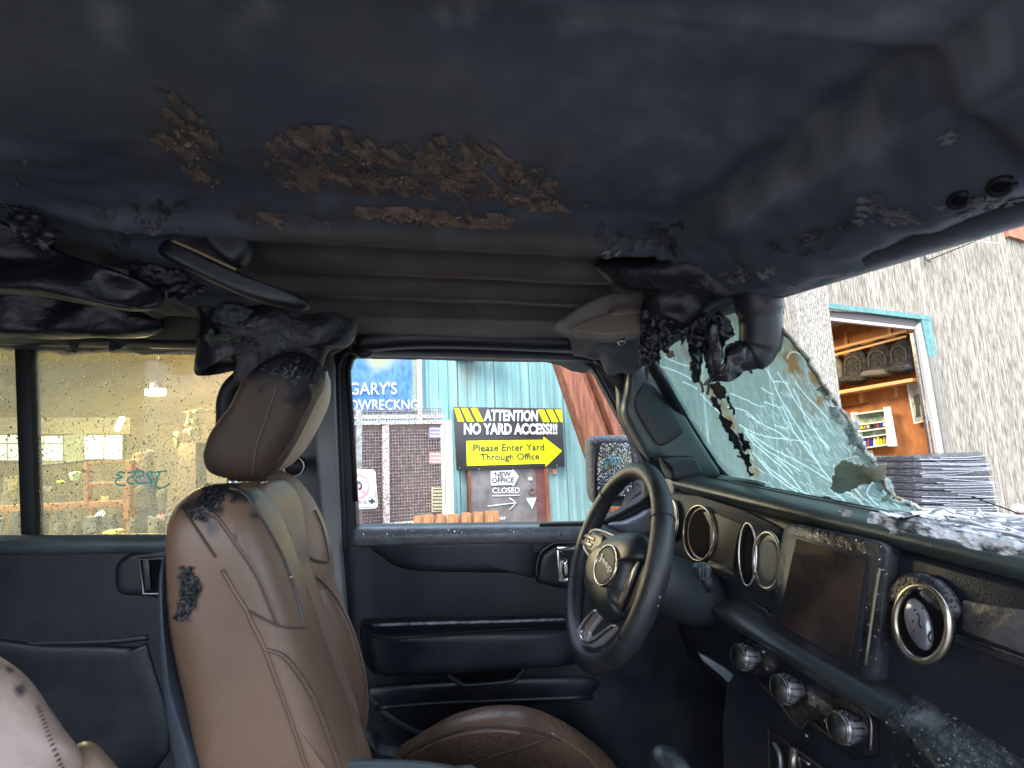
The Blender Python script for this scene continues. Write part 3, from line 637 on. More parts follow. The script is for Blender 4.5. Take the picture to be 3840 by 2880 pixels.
# poster with a dark vase shape, tools and clutter
po = ppoly('framed_poster', M(C3, [(850, 695), (960, 672), (1040, 985), (910, 1015)]), SW, .02, WHITEP, off=.10, label='grey framed picture on the plywood beside the bay track', category='picture')
ppoly('picture_print', M(C3, [(866, 712), (955, 692), (1025, 978), (920, 1000)]), SW, .004, mat('poster_grey', (.22, .24, .22, 1), (.5, .5, .46, 1), rough=.5, scale=9), po, off=.106)
ppoly('picture_shape', M(C3, [(905, 800), (960, 780), (975, 830), (955, 880), (965, 960), (930, 965), (925, 880)]), SW, .004, mat('poster_dark', (.04, .045, .045, 1), rough=.5), po, off=.112)
def coil(cx, cy, r, n=26): return [hit(C3(*q), SW) - W2 * .08 for q in pxell(cx, cy, r, r * 1.3, n=n)]
tube('cable_coil', [coil(790, 1380, 42), coil(795, 1385, 34)], .012, mat('cable_dark', (.10, .06, .03, 1), rough=.6), closed=True, label='coil of dark cable hanging under the cabinet', category='cable')
ppoly('power_tool', M(C3, [(635, 1300), (690, 1290), (730, 1310), (720, 1345), (690, 1350), (680, 1330), (650, 1340)]), SW, .06, mat('tool_blue', (.10, .10, .20, 1), (.3, .28, .1, 1), rough=.5, scale=30), off=.1, bevel=.004, label='small blue black power tool on the plywood wall', category='tool')
ppoly('paint_tub', M(C3, [(725, 1500), (830, 1490), (840, 1560), (735, 1570)]), SW, .2, WHITEP, off=.3, bevel=.01, label='white tub at the foot of the plywood wall', category='tub')
ppoly('fuel_can', M(C3, [(838, 1490), (878, 1480), (888, 1570), (846, 1570)]), SW, .2, mat('can_red', (.45, .07, .03, 1), rough=.4), off=.3, bevel=.01, label='red orange can beside the white tub', category='can')
ppoly('paper_sheet', M(C3, [(515, 1225), (575, 1218), (590, 1280), (545, 1300)]), SW, .004, mat('paper_cream', (.75, .7, .5, 1), rough=.7), off=.05, label='cream paper sheet pinned below the cabinet', category='paper')
tube('hanging_cable', [hit(C3(*q), SW) - W2 * .05 for q in smooth([(300, 900), (380, 885), (480, 870), (550, 850)], 4)], .01, DARKV, label='thin black cable run along the plywood above the cabinet', category='cable')
al = bpy.data.lights.new('bay_added_lamp', 'AREA'); al.energy = 90; al.size = 1.2; al.color = (1, .80, .5)  # area lamp added for the lit bay, its source is unseen
alo = bpy.data.objects.new('bay_added_lamp', al); COL.objects.link(alo); alo.location = bx(BR - 2.2, 2.0, zc - .3); 
bl_ = box('bay_added_tube', bx(BR - 2.2, 2.0, zc - .2), (W2, N2, UP), (1.2, .15, .08), em('bay_lamp_white', '#FFE8C0', 3), label='unseen ceiling tube light added inside the workshop bay', category='lamp')  # unseen tube fixture added for the bay light
# rust coloured gable, wires
ppoly('rusty_panel', [(3748, 760), (3980, 660), (3990, 960), (3764, 892)], TC, .1, mat('rust_panel', (.30, .12, .06, 1), (.42, .2, .12, 1), rough=.8, scale=5), off=.12, label='rust coloured sheet at the top corner of the ribbed wall', category='panel')
tube('wall_wire', [hit(A6(*q), (TC[0] + N2 * .3, N2)) for q in ((805, 268), (1000, 190), (1260, 66))], .010, DARKV, label='thin black wire anchored to the ribbed wall', category='wire')
tube('wall_bracket', [hit(A6(*q), (TC[0] + N2 * .12, N2)) for q in ((795, 215), (798, 265), (818, 272))], .03, SATIN, label='small grey bracket holding the wire on the ribbed wall', category='bracket')
tube('dangling_cable', [hit(A6(*q), (TC[0] + N2 * .2, N2)) for q in smooth([(880, 140), (915, 155), (950, 180), (1040, 185), (1120, 192)], 4)], .012, WHITEP, label='loose white cord near the top of the ribbed wall', category='cord')
# wrapped stack
TK = (pd(C4(850, 700), 9.2), N2)
st = empty('wrapped_stack', hit(C4(850, 1130), TK), label='stack of flat goods in black plastic wrap before the workshop', category='stack')
Ls = [(365, 325), (368, 400), (372, 480), (376, 560), (380, 640), (385, 720), (392, 800), (398, 880), (404, 960), (410, 1050)]
Rs = [(1135, 285), (1180, 380), (1205, 470), (1235, 560), (1255, 650), (1275, 735), (1300, 820), (1325, 900), (1345, 985), (1385, 1090)]
for k in range(9):
    a, b, c, d = Ls[k], Rs[k], Rs[k + 1], Ls[k + 1]; j = random.uniform(-6, 6)
    tp = [a, ((a[0] * .7 + b[0] * .3), (a[1] * .7 + b[1] * .3) + (22 if k == 0 else 3)), ((a[0] * .3 + b[0] * .7), (a[1] * .3 + b[1] * .7) + (18 if k == 0 else 0)), b]
    ppoly('wrapped_layer', M(C4, tp + [(c[0] + j, c[1] - 3), (d[0] + j * .5, d[1] - 3)]), TK, .95, WRAPM, st, off=random.uniform(-.01, .03), bevel=.02)
wr = []
for k in range(26):
    y = 345 + k * 28 + random.uniform(-12, 12); t = (y - 325) / 760; x0 = 370 + 40 * t; x1 = 1150 + 230 * t; a = random.choice((0, .02, .3, random.uniform(0, .5))); b = random.choice((1, 1, random.uniform(.5, 1))); dy = random.uniform(-50, 50) if k % 3 == 0 else random.uniform(-12, 12)
    wr.append([hit(C4(*q), TK) + N2 * .11 for q in smooth([(x0 + (x1 - x0) * a, y), (x0 + (x1 - x0) * (a + b) / 2, y + dy * .4 + 6), (x0 + (x1 - x0) * b, y + dy)], 4)])
wr.append([hit(C4(*q), TK) + N2 * .07 for q in smooth([(520, 360), (735, 425), (1080, 445)], 5)]); wr.append([hit(C4(*q), TK) + N2 * .07 for q in smooth([(400, 530), (700, 545), (1000, 510)], 5)])
tube('wrap_strand', wr, .0055, WRAPW, st, segs=5, kind='stuff')
ppoly('pallet_base', M(C4, [(412, 1052), (1390, 1095), (1400, 1130), (1100, 1150), (420, 1100)]), TK, .9, WRAPW, st)
TH = (pd(C4(1570, 950), 9.6), N2)
for i, (cx, cy, r, c, lab) in enumerate(((1560, 930, 55, (.75, .7, .68, 1), 'pale loops of hose on the ground by the ribbed wall'), (1600, 990, 50, (.55, .10, .05, 1), 'red loops of hose on the ground by the ribbed wall'))):
    ps = [[hit(C4(*q), TH) + N2 * (.05 * k) for q in pxell(cx + 6 * k, cy + 5 * k, r - 9 * k, r * .7 - 6 * k, rot=20 * k, n=22)] for k in range(3)]
    tube('hose_coil', ps, .028, mat('hose%d' % i, c, rough=.5), closed=True, label=lab, category='hose')
tube('dark_rope', [hit(C4(*q), (TK[0] + N2 * .25, N2)) for q in smooth([(1040, 790), (1200, 850), (1400, 920), (1640, 1010)], 4)], .012, DARKV, label='black rope strung from the wrapped stack to the hoses', category='rope')

# ---------------- garage seen through the rear window
GY0, GY1, GX0, GX1, GZ = 4.8, 12.5, -15.0, -2.38, 4.3
ga = empty('lit_garage', (-8, GY0, 0), label='open garage bay with khaki walls seen through the wet rear window', category='building')
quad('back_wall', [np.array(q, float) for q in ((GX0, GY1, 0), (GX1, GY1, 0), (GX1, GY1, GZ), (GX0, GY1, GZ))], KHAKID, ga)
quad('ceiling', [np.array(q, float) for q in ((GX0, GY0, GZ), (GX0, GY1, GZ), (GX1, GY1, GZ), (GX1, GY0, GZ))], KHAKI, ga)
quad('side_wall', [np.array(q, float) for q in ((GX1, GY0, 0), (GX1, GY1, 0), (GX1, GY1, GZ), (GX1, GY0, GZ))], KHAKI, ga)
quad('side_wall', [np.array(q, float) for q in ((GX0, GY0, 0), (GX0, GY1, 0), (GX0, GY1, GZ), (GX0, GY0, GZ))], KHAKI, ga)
quad('floor', [np.array(q, float) for q in ((GX0, GY0, .008), (GX1, GY0, .008), (GX1, GY1, .008), (GX0, GY1, .008))], mat('garage_floor', (.16, .13, .08, 1), rough=.5), ga, t=.004)
quad('roof', [np.array(q, float) for q in ((GX0, GY0, GZ + .3), (GX1, GY0, GZ + .3), (GX1, GY1, GZ + .3), (GX0, GY1, GZ + .3))], mat('roof_dark', (.1, .1, .1, 1), rough=.8), ga)
GB = PWY(GY1 - .08)
ppoly('upper_wall_band', M(C1, [(-400, 640), (870, 640), (870, 780), (-400, 780)]), GB, .02, mat('garage_band', (.30, .29, .19, 1), (.22, .2, .12, 1), rough=.8, scale=2, stretch=(.4, 1, 6)), ga)
ppoly('wall_board', M(C1, [(320, 790), (500, 780), (500, 1000), (70, 1050), (70, 1010), (310, 990)]), GB, .02, mat('garage_pale', (.30, .34, .24, 1), (.28, .32, .2, 1), rough=.8), ga, off=.03)
for x0, y0, x1, y1, mx, my in ((-340, 790, 0, 1000, -150, 860), (58, 798, 312, 1003, 150, 862), (500, 790, 812, 990, 660, 0)):
    wf = ppoly('window', M(C1, [(x0 - 8, y0 - 8), (x1 + 8, y0 - 8), (x1 + 8, y1 + 8), (x0 - 8, y1 + 8)]), GB, .03, mat('win_frame', (.12, .13, .10, 1), rough=.6), ga, off=.035)
    cells = [(x0, y0, mx - 5, (my or y1)), (mx + 5, y0, x1, (my or y1))]
    if my: cells = [(x0, y0, mx - 5, my - 5), (mx + 5, y0, x1, my - 5), (x0, my + 5, mx - 5, y1), (mx + 5, my + 5, x1, y1)]
    for c in cells: ppoly('pane', M(C1, [(c[0], c[1]), (c[2], c[1]), (c[2], c[3]), (c[0], c[3])]), GB, .004, em('pane_light', '#D4E2DC', .36), wf, off=.04)  # panes emit faintly: daylight behind them put into the material
# ceiling lamps
def lampdisc(px, rx, ry, z, name, lab, colr, st_, energy, lc):
    pl = PWZ(z); c = hit(px, pl); e = empty(name, c, label=lab, category='lamp')
    pts = [c + np.array((math.cos(a) * rx, math.sin(a) * ry, 0)) for a in np.linspace(0, 2 * math.pi, 24, endpoint=False)]
    slab('lamp_glass', pts, np.array((0, 0, .08)), em(name + '_glow', colr, st_), e)
    if z < 3.5: tube('lamp_stem', [c + np.array((0, 0, .1)), np.array((c[0], c[1], GZ))], .015, SATIN, e)
    slab('lamp_cap', [c + (p - c) * .6 + np.array((0, 0, .09)) for p in pts], np.array((0, 0, .10)), SATIN, e)
    if energy:
        l = bpy.data.lights.new(name, 'POINT'); l.energy = energy; l.color = lc; l.shadow_soft_size = .2; lo = bpy.data.objects.new(name + '_bulb', l); COL.objects.link(lo); lo.location = c - np.array((0, 0, .25))
lampdisc(C1(1082, 448), .15, .13, 2.85, 'ceiling_lamp', 'bright oval ceiling lamp in the garage', '#FFF8DC', 14, 110, (1, .87, .52))
lampdisc(C1(1280, 80), .24, .22, GZ - .25, 'heater_lamp', 'orange glowing lamp high on the garage ceiling', '#FFB030', 5, 130, (1, .66, .25))
c0, c1_ = pd(C1(765, 735), 9.5), pd(C1(800, 652), 9.0)
tube('tube_lamp', [c0, c1_], .045, em('tube_glow', '#F4FFE8', 9), label='short slanted white tube lamp hanging in the garage', category='lamp')
c0, c1_ = pd(C1(598, 1478), 6.5), pd(C1(628, 1446), 6.4)
tube('work_lamp', [c0, c1_], .035, em('work_glow', '#E8FFE0', 3), label='small pale green work lamp below the wooden rack', category='lamp')
l = bpy.data.lights.new('garage_fill', 'AREA'); l.energy = 360; l.size = 5; l.color = (1, .90, .60); lo = bpy.data.objects.new('added_garage_fill', l); COL.objects.link(lo); lo.location = (-8.5, 8.5, GZ - .35)  # added area fill brightening the garage, no such source in view
box('added_strip_lamp', (-8.5, 8.5, GZ - .15), ((1, 0, 0), (0, 1, 0), (0, 0, 1)), (4.6, .3, .12), em('added_strip_glow', '#FFF0C8', 2), label='long unseen strip lamp added to brighten the garage above the timber rack', category='lamp')  # unseen fixture added to go with the fill light
# wooden rack
GR = PWY(7.2)
rk = empty('wooden_rack', hit(C1(500, 1500), GR), label='orange timber rack standing in the middle of the garage', category='rack')
for nm, pts in (('beam', [(-500, 1395), (850, 1335), (850, 1385), (-500, 1462)]), ('rail', [(490, 1010), (880, 998), (880, 1022), (490, 1036)]), ('rail', [(515, 1186), (840, 1183), (840, 1205), (515, 1210)]),
                ('post', [(478, 1010), (512, 1010), (518, 1380), (482, 1382)]), ('post', [(838, 1000), (888, 998), (860, 1500), (812, 1500)])):
    ppoly(nm, M(C1, pts), GR, .09, ORANGE, rk, off=.01 if nm == 'post' else 0, bevel=.006)
for x in (-420, -60): ppoly('post', M(C1, [(x, 1440), (x + 40, 1438), (x + 44, 2300), (x + 4, 2300)]), GR, .09, ORANGE, rk)
for x in (500, 826): ppoly('leg', M(C1, [(x, 1390), (x + 36, 1388), (x + 36, 2300), (x + 2, 2300)]), GR, .09, ORANGE, rk, off=-.02)
# jacket, cloths, bins and clutter
GJ = PWY(7.6)
jk = empty('hanging_workwear', hit(C1(980, 1420), GJ), label='tan hooded jacket over dark work clothes hanging in the garage', category='clothes')
inflate('tan_hood', M(C1, [(905, 960), (960, 925), (1030, 912), (1070, 940), (1045, 990), (1060, 1110), (980, 1085), (900, 1070)]), GJ, .1, .08, mat('tan_cloth', (.50, .36, .15, 1), (.42, .3, .12, 1), rough=.8), jk, amp=.03)
inflate('dark_jacket', M(C1, [(890, 1070), (980, 1088), (1062, 1112), (1075, 1200), (1060, 1290), (960, 1320), (885, 1300)]), GJ, .1, .1, mat('navy_cloth', (.04, .05, .085, 1), rough=.8), jk, amp=.03, off=-.03)
inflate('olive_cloth', M(C1, [(965, 1210), (1030, 1215), (1055, 1300), (1040, 1400), (960, 1415), (935, 1310)]), GJ, .1, .1, mat('olive_cloth', (.20, .19, .10, 1), rough=.8), jk, amp=.03, off=.05)
inflate('dark_trousers', M(C1, [(885, 1290), (1060, 1290), (1070, 1700), (980, 1720), (890, 1700)]), GJ, .08, .08, mat('dark_cloth', (.05, .045, .035, 1), rough=.9), jk, amp=.03, off=-.05)
YEL = mat('yellow_sheet', (.62, .50, .16, 1), (.5, .4, .16, 1), rough=.6)
GK = PWY(8.6)
for i, (pts, lab) in enumerate((([(1330, 590), (1480, 565), (1570, 585), (1480, 600), (1340, 605)], 'pale flat strip of plastic hung highest in the garage'),
                 ([(1370, 600), (1400, 640), (1435, 650), (1430, 700), (1385, 690), (1335, 725), (1345, 670)], 'crumpled yellow sheet dangling below the flat strip'),
                 ([(1330, 740), (1390, 715), (1460, 735), (1470, 780), (1400, 800), (1320, 770)], 'rounded yellow bundle beside the brown column'),
                 ([(1240, 770), (1290, 765), (1300, 820), (1270, 845), (1290, 870), (1260, 900), (1240, 850)], 'narrow twisted yellow rag hanging left of the bundle'))):
    inflate('hanging_plastic', M(C1, pts), GK, .04, .04, YEL, amp=.05, label=lab, category='plastic sheet')
ppoly('brown_column', M(C1, [(1275, 860), (1420, 850), (1440, 2300), (1250, 2300)]), PWY(8.8), .3, mat('column_brown', (.22, .15, .07, 1), (.28, .2, .1, 1), rough=.8, scale=3), label='brown timber column on the right of the garage', category='column')
inflate('yellow_bin', M(C1, [(680, 1590), (800, 1582), (798, 1640), (780, 1900), (700, 1900), (685, 1640)]), PWY(5.6), .1, .1, mat('bin_yellow', (.72, .45, .01, 1), rough=.4), p=8, label='small bright yellow bin near the garage mouth', category='bin')
inflate('pink_cloth', M(C1, [(1100, 1460), (1150, 1450), (1180, 1480), (1170, 1510), (1110, 1515)]), PWY(6.3), .05, .05, mat('pink_cloth', (.5, .2, .17, 1), rough=.8), amp=.03, label='pinkish cloth lying on the clutter in the garage', category='cloth')
ppoly('pale_pipe', M(C1, [(1020, 1470), (1040, 1470), (1046, 2100), (1024, 2100)]), PWY(6.4), .06, mat('pipe_pale', (.4, .38, .3, 1), rough=.5), label='pale upright pipe near the garage mouth', category='pipe')
inflate('green_funnel', M(C1, [(375, 1105), (435, 1095), (420, 1140), (405, 1180), (390, 1150)]), PWY(10), .1, .1, mat('funnel_green', (.35, .5, .35, 1), rough=.5), label='pale green funnel hanging behind the timber rack', category='funnel')
inflate('lime_rag', M(C1, [(255, 1175), (290, 1165), (310, 1185), (280, 1200)]), PWY(9.5), .05, .05, mat('lime', (.3, .5, .05, 1), rough=.7), label='lime green rag behind the timber rack', category='rag')
rnd = random.Random(4); names = ['dented', 'oily', 'tall', 'squat', 'leaning', 'narrow', 'wide', 'rusty', 'taped', 'scuffed', 'greasy', 'bare', 'stained', 'tilted']
hues = [('black', (.03, .028, .022, 1)), ('brown', (0.05, 0.032, 0.016, 1)), ('olive', (0.054, 0.05, 0.023, 1)), ('grey', (0.063, 0.059, 0.045, 1)), ('khaki', (0.108, 0.09, 0.045, 1))]
wh = ['at the far left of the garage', 'under the left garage window', 'left of the timber rack', 'inside the timber rack', 'behind the tan jacket', 'beside the brown column', 'near the garage mouth']
for k in range(28):
    x = -900 + k * 82; yy = rnd.choice((9.5, 10.5, 8.2)); top = rnd.uniform(1060, 1330) if k % 2 else rnd.uniform(1420, 1540); ww = rnd.uniform(50, 105); dpt = yy if k % 2 else 6.2
    hn, hc = hues[k % 5]; kind = ('storage_carton', 'oil_drum', 'scrap_sheet')[k % 3]
    lab_ = '%s %s %s %s' % (names[k % 14], hn, kind.split('_')[1], wh[min(6, k // 4)]); mm = mat('clutter' + hn, hc, tuple(min(1, q * 2.2) for q in hc[:3]) + (1,), rough=.6, scale=8, bump=.5, bscale=12)
    c = hit(C1(x, top), PWY(dpt)); sz = ww * .4459 / F * dpt
    if kind == 'oil_drum':
        o_ = tube(kind, [np.array((c[0], c[1], 0.0)), c - np.array((0, 0, .12)), c - np.array((0, 0, .10)), c], [sz * .45, sz * .45, sz * .42, sz * .42], mm, segs=18)
    else:
        a_ = rnd.uniform(-.6, .6); u_ = np.array((math.cos(a_), math.sin(a_), 0)); w_ = np.array((-math.sin(a_), math.cos(a_), rnd.uniform(-.1, .1))); tl_ = np.array((rnd.uniform(-.12, .12), 0, 1.0))
        o_ = box(kind, c - np.array((0, 0, c[2] / 2)), (u_, w_, tl_), (sz, .06 if kind == 'scrap_sheet' else sz * .8, c[2]), mm, bevel=.012)
    o_['label'] = lab_; o_['category'] = kind.split('_')[1]; o_['group'] = 'clutter stored in the garage'


# ================================================================== THE CAR
base = fc(0, .55, 0); base[2] = 0
car = empty('wrecked_car', base, label='fire damaged car interior with brown leather seats and a sooty roof', category='car')
def px2c(q): return CW.T @ (np.array(q) - O)
def px2d(q): return DW.T @ (np.array(q) - O)
# ---- roof as one pressed and burnt sheet
YT = [-.6, .0, .70, .755, .775, .80, .86, .885, .90, .945, .965, 1.03, 1.055, 1.12, 1.25, 1.34, 1.42]
ZT = [.30, .293, .287, .268, .242, .268, .266, .238, .236, .246, .214, .222, .196, .190, .182, .160, .150]
ZS = [.30, .293, .286, .283, .282, .280, .274, .271, .269, .262, .258, .245, .240, .222, .192, .160, .150]
sa = px2c(hit((1920, 22), PCZ(.285))); sb = px2c(hit((3570, 182), PCZ(.285)))
def ss(a, b, x): t = max(0, min(1, (x - a) / (b - a))); return t * t * (3 - 2 * t)
def roofz(x, y):
    wv = ss(-.62, -.42, x) * (1 - ss(.30, .40, x))
    z = np.interp(y, YT, ZT) * wv + np.interp(y, YT, ZS) * (1 - wv)
    d = px2d(fc(x, y, z)); f = d[0]
    z -= .045 * ss(.392, .405, f) * (1 if y < 1.2 else 0) + .060 * ss(.41, .50, f) * (1 if z > .2 else .3)
    t = sa[1] + (sb[1] - sa[1]) * (x - sa[0]) / (sb[0] - sa[0])
    z -= .016 * (1 - ss(t - .012, t + .004, y))
    burn = .25 + .9 * ss(.36, .46, f) + .9 * (1 - ss(-.55, -.30, x)) + .5 * math.exp(-((y - .62) / .08) ** 2)
    z += burn * (.010 * noise.fractal(Vector((x * 7, y * 7, 2)), .9, 2.1, 5) + .004 * noise.noise(Vector((x * 34, y * 34, 5))))
    return z
XS = np.arange(-1.5, .52, .009); YS = np.arange(-.30, 1.425, .009); V = []; FA = []; at = []; at2 = []
lines = [((2753, 800), (3300, 490), 55, .55), ((1980, 60), (3560, 150), 60, .35), ((3250, 130), (3840, 40), 130, .35), ((3560, 330), (3840, 200), 70, .5), ((2960, 430), (3250, 560), 75, .5), ((0, 1080), (640, 1150), 22, .35), ((1750, 60), (1790, 0), 26, .9), ((1640, 20), (1660, 80), 20, .7), ((880, 120), (980, 20), 40, .5), ((400, 20), (420, 150), 60, .3), ((3400, 60), (3700, 170), 60, .4), ((2600, 560), (2300, 300), 240, .18)]  # pale bands: highlights and glossy streaks put into colour, plus lighter liner
def pale(q):
    if q[0] < -900: return 0
    v = 0
    for (a, b, wd_, k) in lines:
        ax_, ay_ = b[0] - a[0], b[1] - a[1]; L2 = ax_ * ax_ + ay_ * ay_; t = max(0, min(1, ((q[0] - a[0]) * ax_ + (q[1] - a[1]) * ay_) / L2))
        d = math.hypot(q[0] - a[0] - ax_ * t, q[1] - a[1] - ay_ * t); v = max(v, k * math.exp(-(d / wd_) ** 2))
    n1 = noise.fractal(Vector((q[0] / 160, q[1] / 110, 6)), 1, 2, 4)
    return max(0, min(1, v * 1.5 * (1 + n1) + max(0, n1) * .3))
for x in XS:
    for y in YS:
        f = px2d(fc(x, y, .2))[0]; xx = x + (min(.535, f) - f if f > .535 else 0)
        V.append(fc(xx, y, roofz(xx, y))); q = topx(V[-1]) if y > .12 else (-999, -999)
        nz = noise.fractal(Vector((q[0] / 90, q[1] / 90, 0)), 1, 2, 4)
        v = ss(820, 930, q[1]) * (1 - ss(1200, 1300, q[1])) * ss(820, 1000, q[0]) * (1 - ss(2150, 2350, q[0])) * .95
        if 900 < q[0] < 2150 and 440 < q[1] < 860: v = max(v, (.35 + nz) * .6 * ss(440, 600, q[1]))
        v = max(v, math.exp(-((q[0] - 660) / 170) ** 2 - ((q[1] - 520) / 190) ** 2) * (.55 + nz * .6))
        at.append(max(0, min(1, v))); at2.append(pale(q))
nyy = len(YS)
for i in range(len(XS) - 1):
    for j in range(nyy - 1):
        a = i * nyy + j; FA.append([a, a + 1, a + nyy + 1, a + nyy])
roof = mk('roof_liner', V, FA, ROOFM, car, attr=at, attr2=at2)
ROOFT = bvh(roof)
# outer skin of the roof and header front
slab('roof_skin', [fc(-1.6, -.34, .36), fc(.50, -.34, .36), fc(.44, 1.46, .36), fc(-1.6, 1.46, .36)], cv(0, 0, .02), GREYP, car)
tube('windshield_header', [fd(.545, -.32, .215), fd(.545, .6, .212), fd(.545, 1.35, .205)], .038, SOOT, car, segs=14)
slab('roof_edge', [fc(-1.6, 1.43, .215), fc(.42, 1.43, .215), fc(.42, 1.42, .38), fc(-1.6, 1.42, .38)], cv(0, .03, 0), RUBBER, car)
slab('roof_edge', [fd(.575, -.33, .19), fd(.575, 1.42, .185), fd(.575, 1.42, .37), fd(.575, -.33, .37)], dv(.02, 0, 0), GREYP, car)
def flakes(name, px, m, parent, cnt, smin, smax, thr=-.1, seed=1, hang=.006, elong=2.2, tree=ROOFT, **props):
    R = random.Random(seed); V = []; FA = []; xs = [a[0] for a in px]; ys = [a[1] for a in px]; k = 0; tries = 0
    while k < cnt and tries < cnt * 12:
        tries += 1; q = (R.uniform(min(xs), max(xs)), R.uniform(min(ys), max(ys)))
        if not inside(q, px) or noise.fractal(Vector((q[0] / 70, q[1] / 55, seed)), 1, 2, 3) < thr: continue
        r = ray(q); rn = r / np.linalg.norm(r); h = tree.ray_cast(Vector(O), Vector(rn))
        if h[0] is None: continue
        p = np.array(h[0]); n = np.array(h[1]); n = n if n.dot(rn) < 0 else -n
        s = R.uniform(smin, smax) * depth(p) / F; u = np.cross(n, (1, .4, 0)); u /= np.linalg.norm(u); v = np.cross(n, u)
        an = R.gauss(-.5, .5); uu = u * math.cos(an) + v * math.sin(an); vv = np.cross(n, uu); b = len(V); c = R.randint(5, 7)
        tl = n * R.uniform(0, hang)
        V.append(p + n * R.uniform(.3, 1) * hang)
        for i in range(c):
            a = 2 * math.pi * i / c; rr_ = R.uniform(.5, 1.1); V.append(p + n * .001 + uu * math.cos(a) * s * elong * rr_ + vv * math.sin(a) * s * rr_ + tl * R.uniform(0, 1))
        for i in range(c): FA.append([b, b + 1 + i, b + 1 + (i + 1) % c])
        k += 1
    return mk(name, V, FA, m, parent, shade=True, **props) if V else None
Pf = lambda *q: [tuple(a) for a in q]
FOAMD = mat('brown_foam_dark', (.22, .15, .115, 1), (.11, .08, .065, 1), rough=.9, scale=60, bump=.8, bscale=150)
for (pl_, n_, sd, th, m_) in ((Pf((1010, 560), (1100, 480), (1250, 490), (1500, 560), (1700, 520), (1950, 600), (2080, 700), (2050, 760), (1850, 760), (1500, 730), (1200, 720), (1030, 660)), 800, 3, .0, FOAMD),
                      (Pf((1150, 560), (1400, 560), (1700, 570), (2000, 640), (2060, 740), (1800, 735), (1500, 700), (1150, 680)), 430, 7, .12, FOAM),
                      (Pf((1340, 785), (1500, 785), (1700, 800), (1900, 812), (1900, 850), (1600, 840), (1370, 815)), 330, 5, -.5, FOAM),
                      (Pf((590, 520), (680, 460), (780, 480), (810, 600), (800, 700), (720, 660), (640, 570)), 130, 9, .0, FOAM),
                      (Pf((600, 330), (700, 330), (760, 480), (640, 500)), 60, 11, .1, FOAMD),
                      (Pf((2000, 740), (2250, 750), (2150, 790), (1950, 780)), 40, 13, -.2, FOAM),
                      (Pf((860, 800), (1150, 810), (1300, 850), (1000, 850)), 50, 15, .1, FOAMD)):
    flakes('torn_foam', pl_, m_, car, int(n_ * .35), 1.5, 8, th, sd, kind='stuff')
PALE = mat('peeled_grey', (.20, .205, .215, 1), (.10, .10, .105, 1), rough=.55, scale=40)
PALEB = mat('peeled_dark', (.085, .088, .095, 1), (.05, .05, .055, 1), rough=.5, scale=40)
for pl_, n_, sd, m_, th in ((M(A2, [(1430, 950), (1560, 890), (1700, 915), (1900, 880), (2100, 830), (2212, 790), (2212, 860), (2050, 905), (1900, 945), (1700, 965), (1450, 990)]), 260, 21, PALE, .05),
                    (M(A2, [(1500, 850), (1620, 830), (1600, 900), (1510, 910)]), 30, 22, PALE, -.2), (M(A2, [(1100, 1040), (1300, 990), (1500, 960), (1400, 1060), (1200, 1130)]), 90, 23, PALEB, .0),
                    (M(A2, [(900, 1180), (1130, 1120), (1130, 1190), (950, 1230)]), 60, 24, PALE, .1), (M(A2, [(1850, 590), (1960, 540), (1930, 600), (1880, 610)]), 12, 25, PALE, -.9),
                    (M(A2, [(350, 960), (750, 960), (720, 1100), (400, 1080)]), 140, 26, PALEB, .05), (M(A2, [(370, 1090), (460, 1090), (470, 1200), (400, 1200)]), 16, 27, PALE, -.2),
                    (M(A1, [(0, 820), (60, 850), (160, 720), (100, 680)]), 10, 28, PALE, -.4), (M(A1, [(400, 900), (850, 850), (850, 1000), (500, 1060)]), 90, 29, PALEB, .05),
                    (M(A1, [(100, 1170), (250, 1170), (800, 1230), (800, 1260), (600, 1240)]), 30, 30, PALE, .15)):
    flakes('peeled_liner', pl_, m_, car, n_, 3, 13, th, sd, kind='stuff', hang=.003, elong=2.6)
for q, r in ((A2(2115, 805), 40), (A2(1935, 865), 34)):
    tube('clip_hole', drape(pxell(q[0], q[1], r, r * .62, rot=-18, n=14), ROOFT, .001, 1), .004, RUBBER, car)
    inflate('clip_hole_shade', pxell(q[0], q[1], r, r * .6, rot=-18, n=14), (pd(q, depth(np.array(drape([q, (q[0] + 2, q[1])], ROOFT)[0])) - .004), nv(ray(q))), .002, .002, DARKV, car, sm=1, rings=4)  # dark disc: shade inside the hole put into the colour
